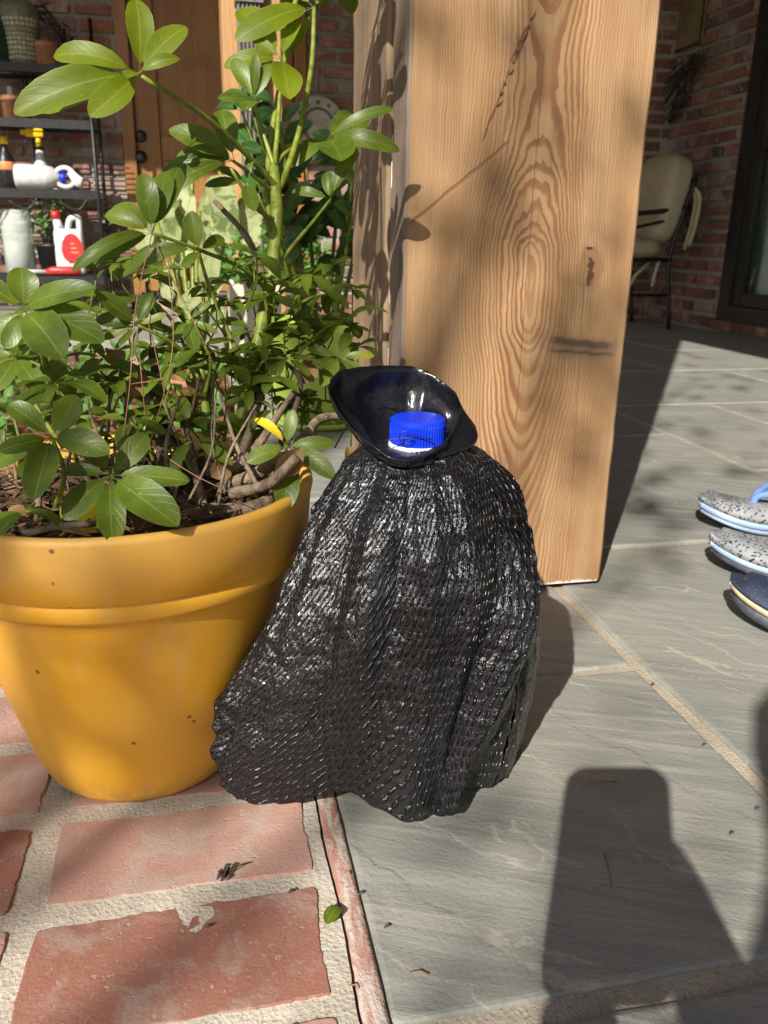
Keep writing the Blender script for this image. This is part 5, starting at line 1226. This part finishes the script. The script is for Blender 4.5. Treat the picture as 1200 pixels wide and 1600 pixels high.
Ed = [(0, 1), (1, 2), (2, 3), (3, 4), (1, 5), (5, 6), (6, 7), (7, 8), (1, 9), (9, 10), (10, 11), (11, 12), (0, 13), (13, 14), (14, 15), (0, 16), (16, 17), (17, 18)]
Rd = [.15, .145, .055, .09, .07, .065, .045, .03, .032, .065, .045, .03, .032, .075, .045, .04, .075, .045, .04]
for side, s0 in ((8, 1),):
    for k, (dx, dy) in enumerate(((-.012, .03), (-.016, .012), (-.016, -.006), (-.014, -.022))):
        b = P_[side]; q1 = LOC((.022 if s0 > 0 else -.066)+.0*k, -.06+dy-.01, .018); q2 = LOC((.016 if s0 > 0 else -.060), -.06+dy-.008, -.006)
        i0 = len(P_); P_ += [q1, q2]; Rd += [.009, .008]; Ed += [(side, i0), (i0, i0+1)]
    i0 = len(P_); P_ += [LOC(.012 if s0 > 0 else -.05, -.085, .022)]; Rd += [.010]; Ed += [(side, i0)]
org = Vector((-.25, -.9, LT))
me.from_pydata([tuple(p-org) for p in P_], Ed, []); me.materials.append(MAT['shirt'])
po = bpy.data.objects.new('person', me); COL.objects.link(po); po.location = org
tag(po, 'person in navy clothes crouching behind the camera holding the phone in the right hand', 'person')
sk = po.modifiers.new('Skin', 'SKIN'); sk.use_smooth_shade = True
for i, r in enumerate(Rd): me.skin_vertices[0].data[i].radius = (r, r)
me.skin_vertices[0].data[0].use_root = True
ss = po.modifiers.new('Sub', 'SUBSURF'); ss.levels = 1; ss.render_levels = 1

# ================================================================== TREE OUT OF FRAME (dappled shade)
def sunpt(tgt, dist): return Vector(tgt)-SD*dist
tr = Thing('shade_tree', 'leafy tree behind the camera whose branches dapple the porch', 'tree', (-4.6, -5.6, -.2))
tb = Vector((-4.6, -5.6, -.2))
tc = crv([tb, tb+Vector((.1, .1, 3)), tb+Vector((.0, .3, 7.5))], 6); tr.part('trunk', tube(tc, taper(tc, .20, .09), 12), 'bark')
rt2 = random.Random(8)
targets = [   # where the shade of each leafy twig falls, its spread, distance up the sunbeam, leaves
    (PC+Vector((.03, -.12, .20)), .05, 6.0, 26), (PC+Vector((-.03, -.10, .13)), .05, 6.0, 26), (Vector((-.14, .66, .06)), .06, 6.4, 30),
    (Vector((.22, .47, 0)), .09, 6.6, 46), (Vector((1.0, 1.9, 0)), .22, 7.0, 70), (Vector((.9, 1.35, 0)), .16, 6.6, 50), (Vector((1.9, 2.9, 0)), .3, 7.2, 70),
    (Vector((.30, 1.06, .70)), .07, 6.4, 24), (Vector((.52, 1.06, .42)), .06, 6.2, 24), (Vector((.48, 1.06, .30)), .06, 6.6, 18), (Vector((-.17, .64, 0)), .06, 6.2, 20)]
NV, NF = [], []
for (tg, sp2, ds, cnt) in targets:
    c0 = sunpt(tg, ds); root = Vector((tb.x, tb.y+.2, max(2.2, c0.z-.6)))
    cc = crv([root, root.lerp(c0, .6)+Vector((0, 0, .12)), c0], 5); tr.part('limb', tube(cc, taper(cc, .03, .004), 6), 'bark')
    for i in range(cnt):
        p = c0+Vector((rt2.gauss(0, sp2), rt2.gauss(0, sp2), rt2.gauss(0, sp2))); d = Vector((rt2.uniform(-1, 1), rt2.uniform(-1, 1), rt2.uniform(-.8, .4))).normalized()
        d *= rt2.uniform(.04, .07); s_ = d.orthogonal().normalized()*d.length*.3
        q = len(NV); NV += [p, p+d*.5+s_, p+d, p+d*.5-s_]; NF.append((q, q+1, q+2, q+3))
tr.part('crown', (NV, NF), 'leaf_herb', smooth=False, kind='stuff')
print('leaves', NLEAF[0])
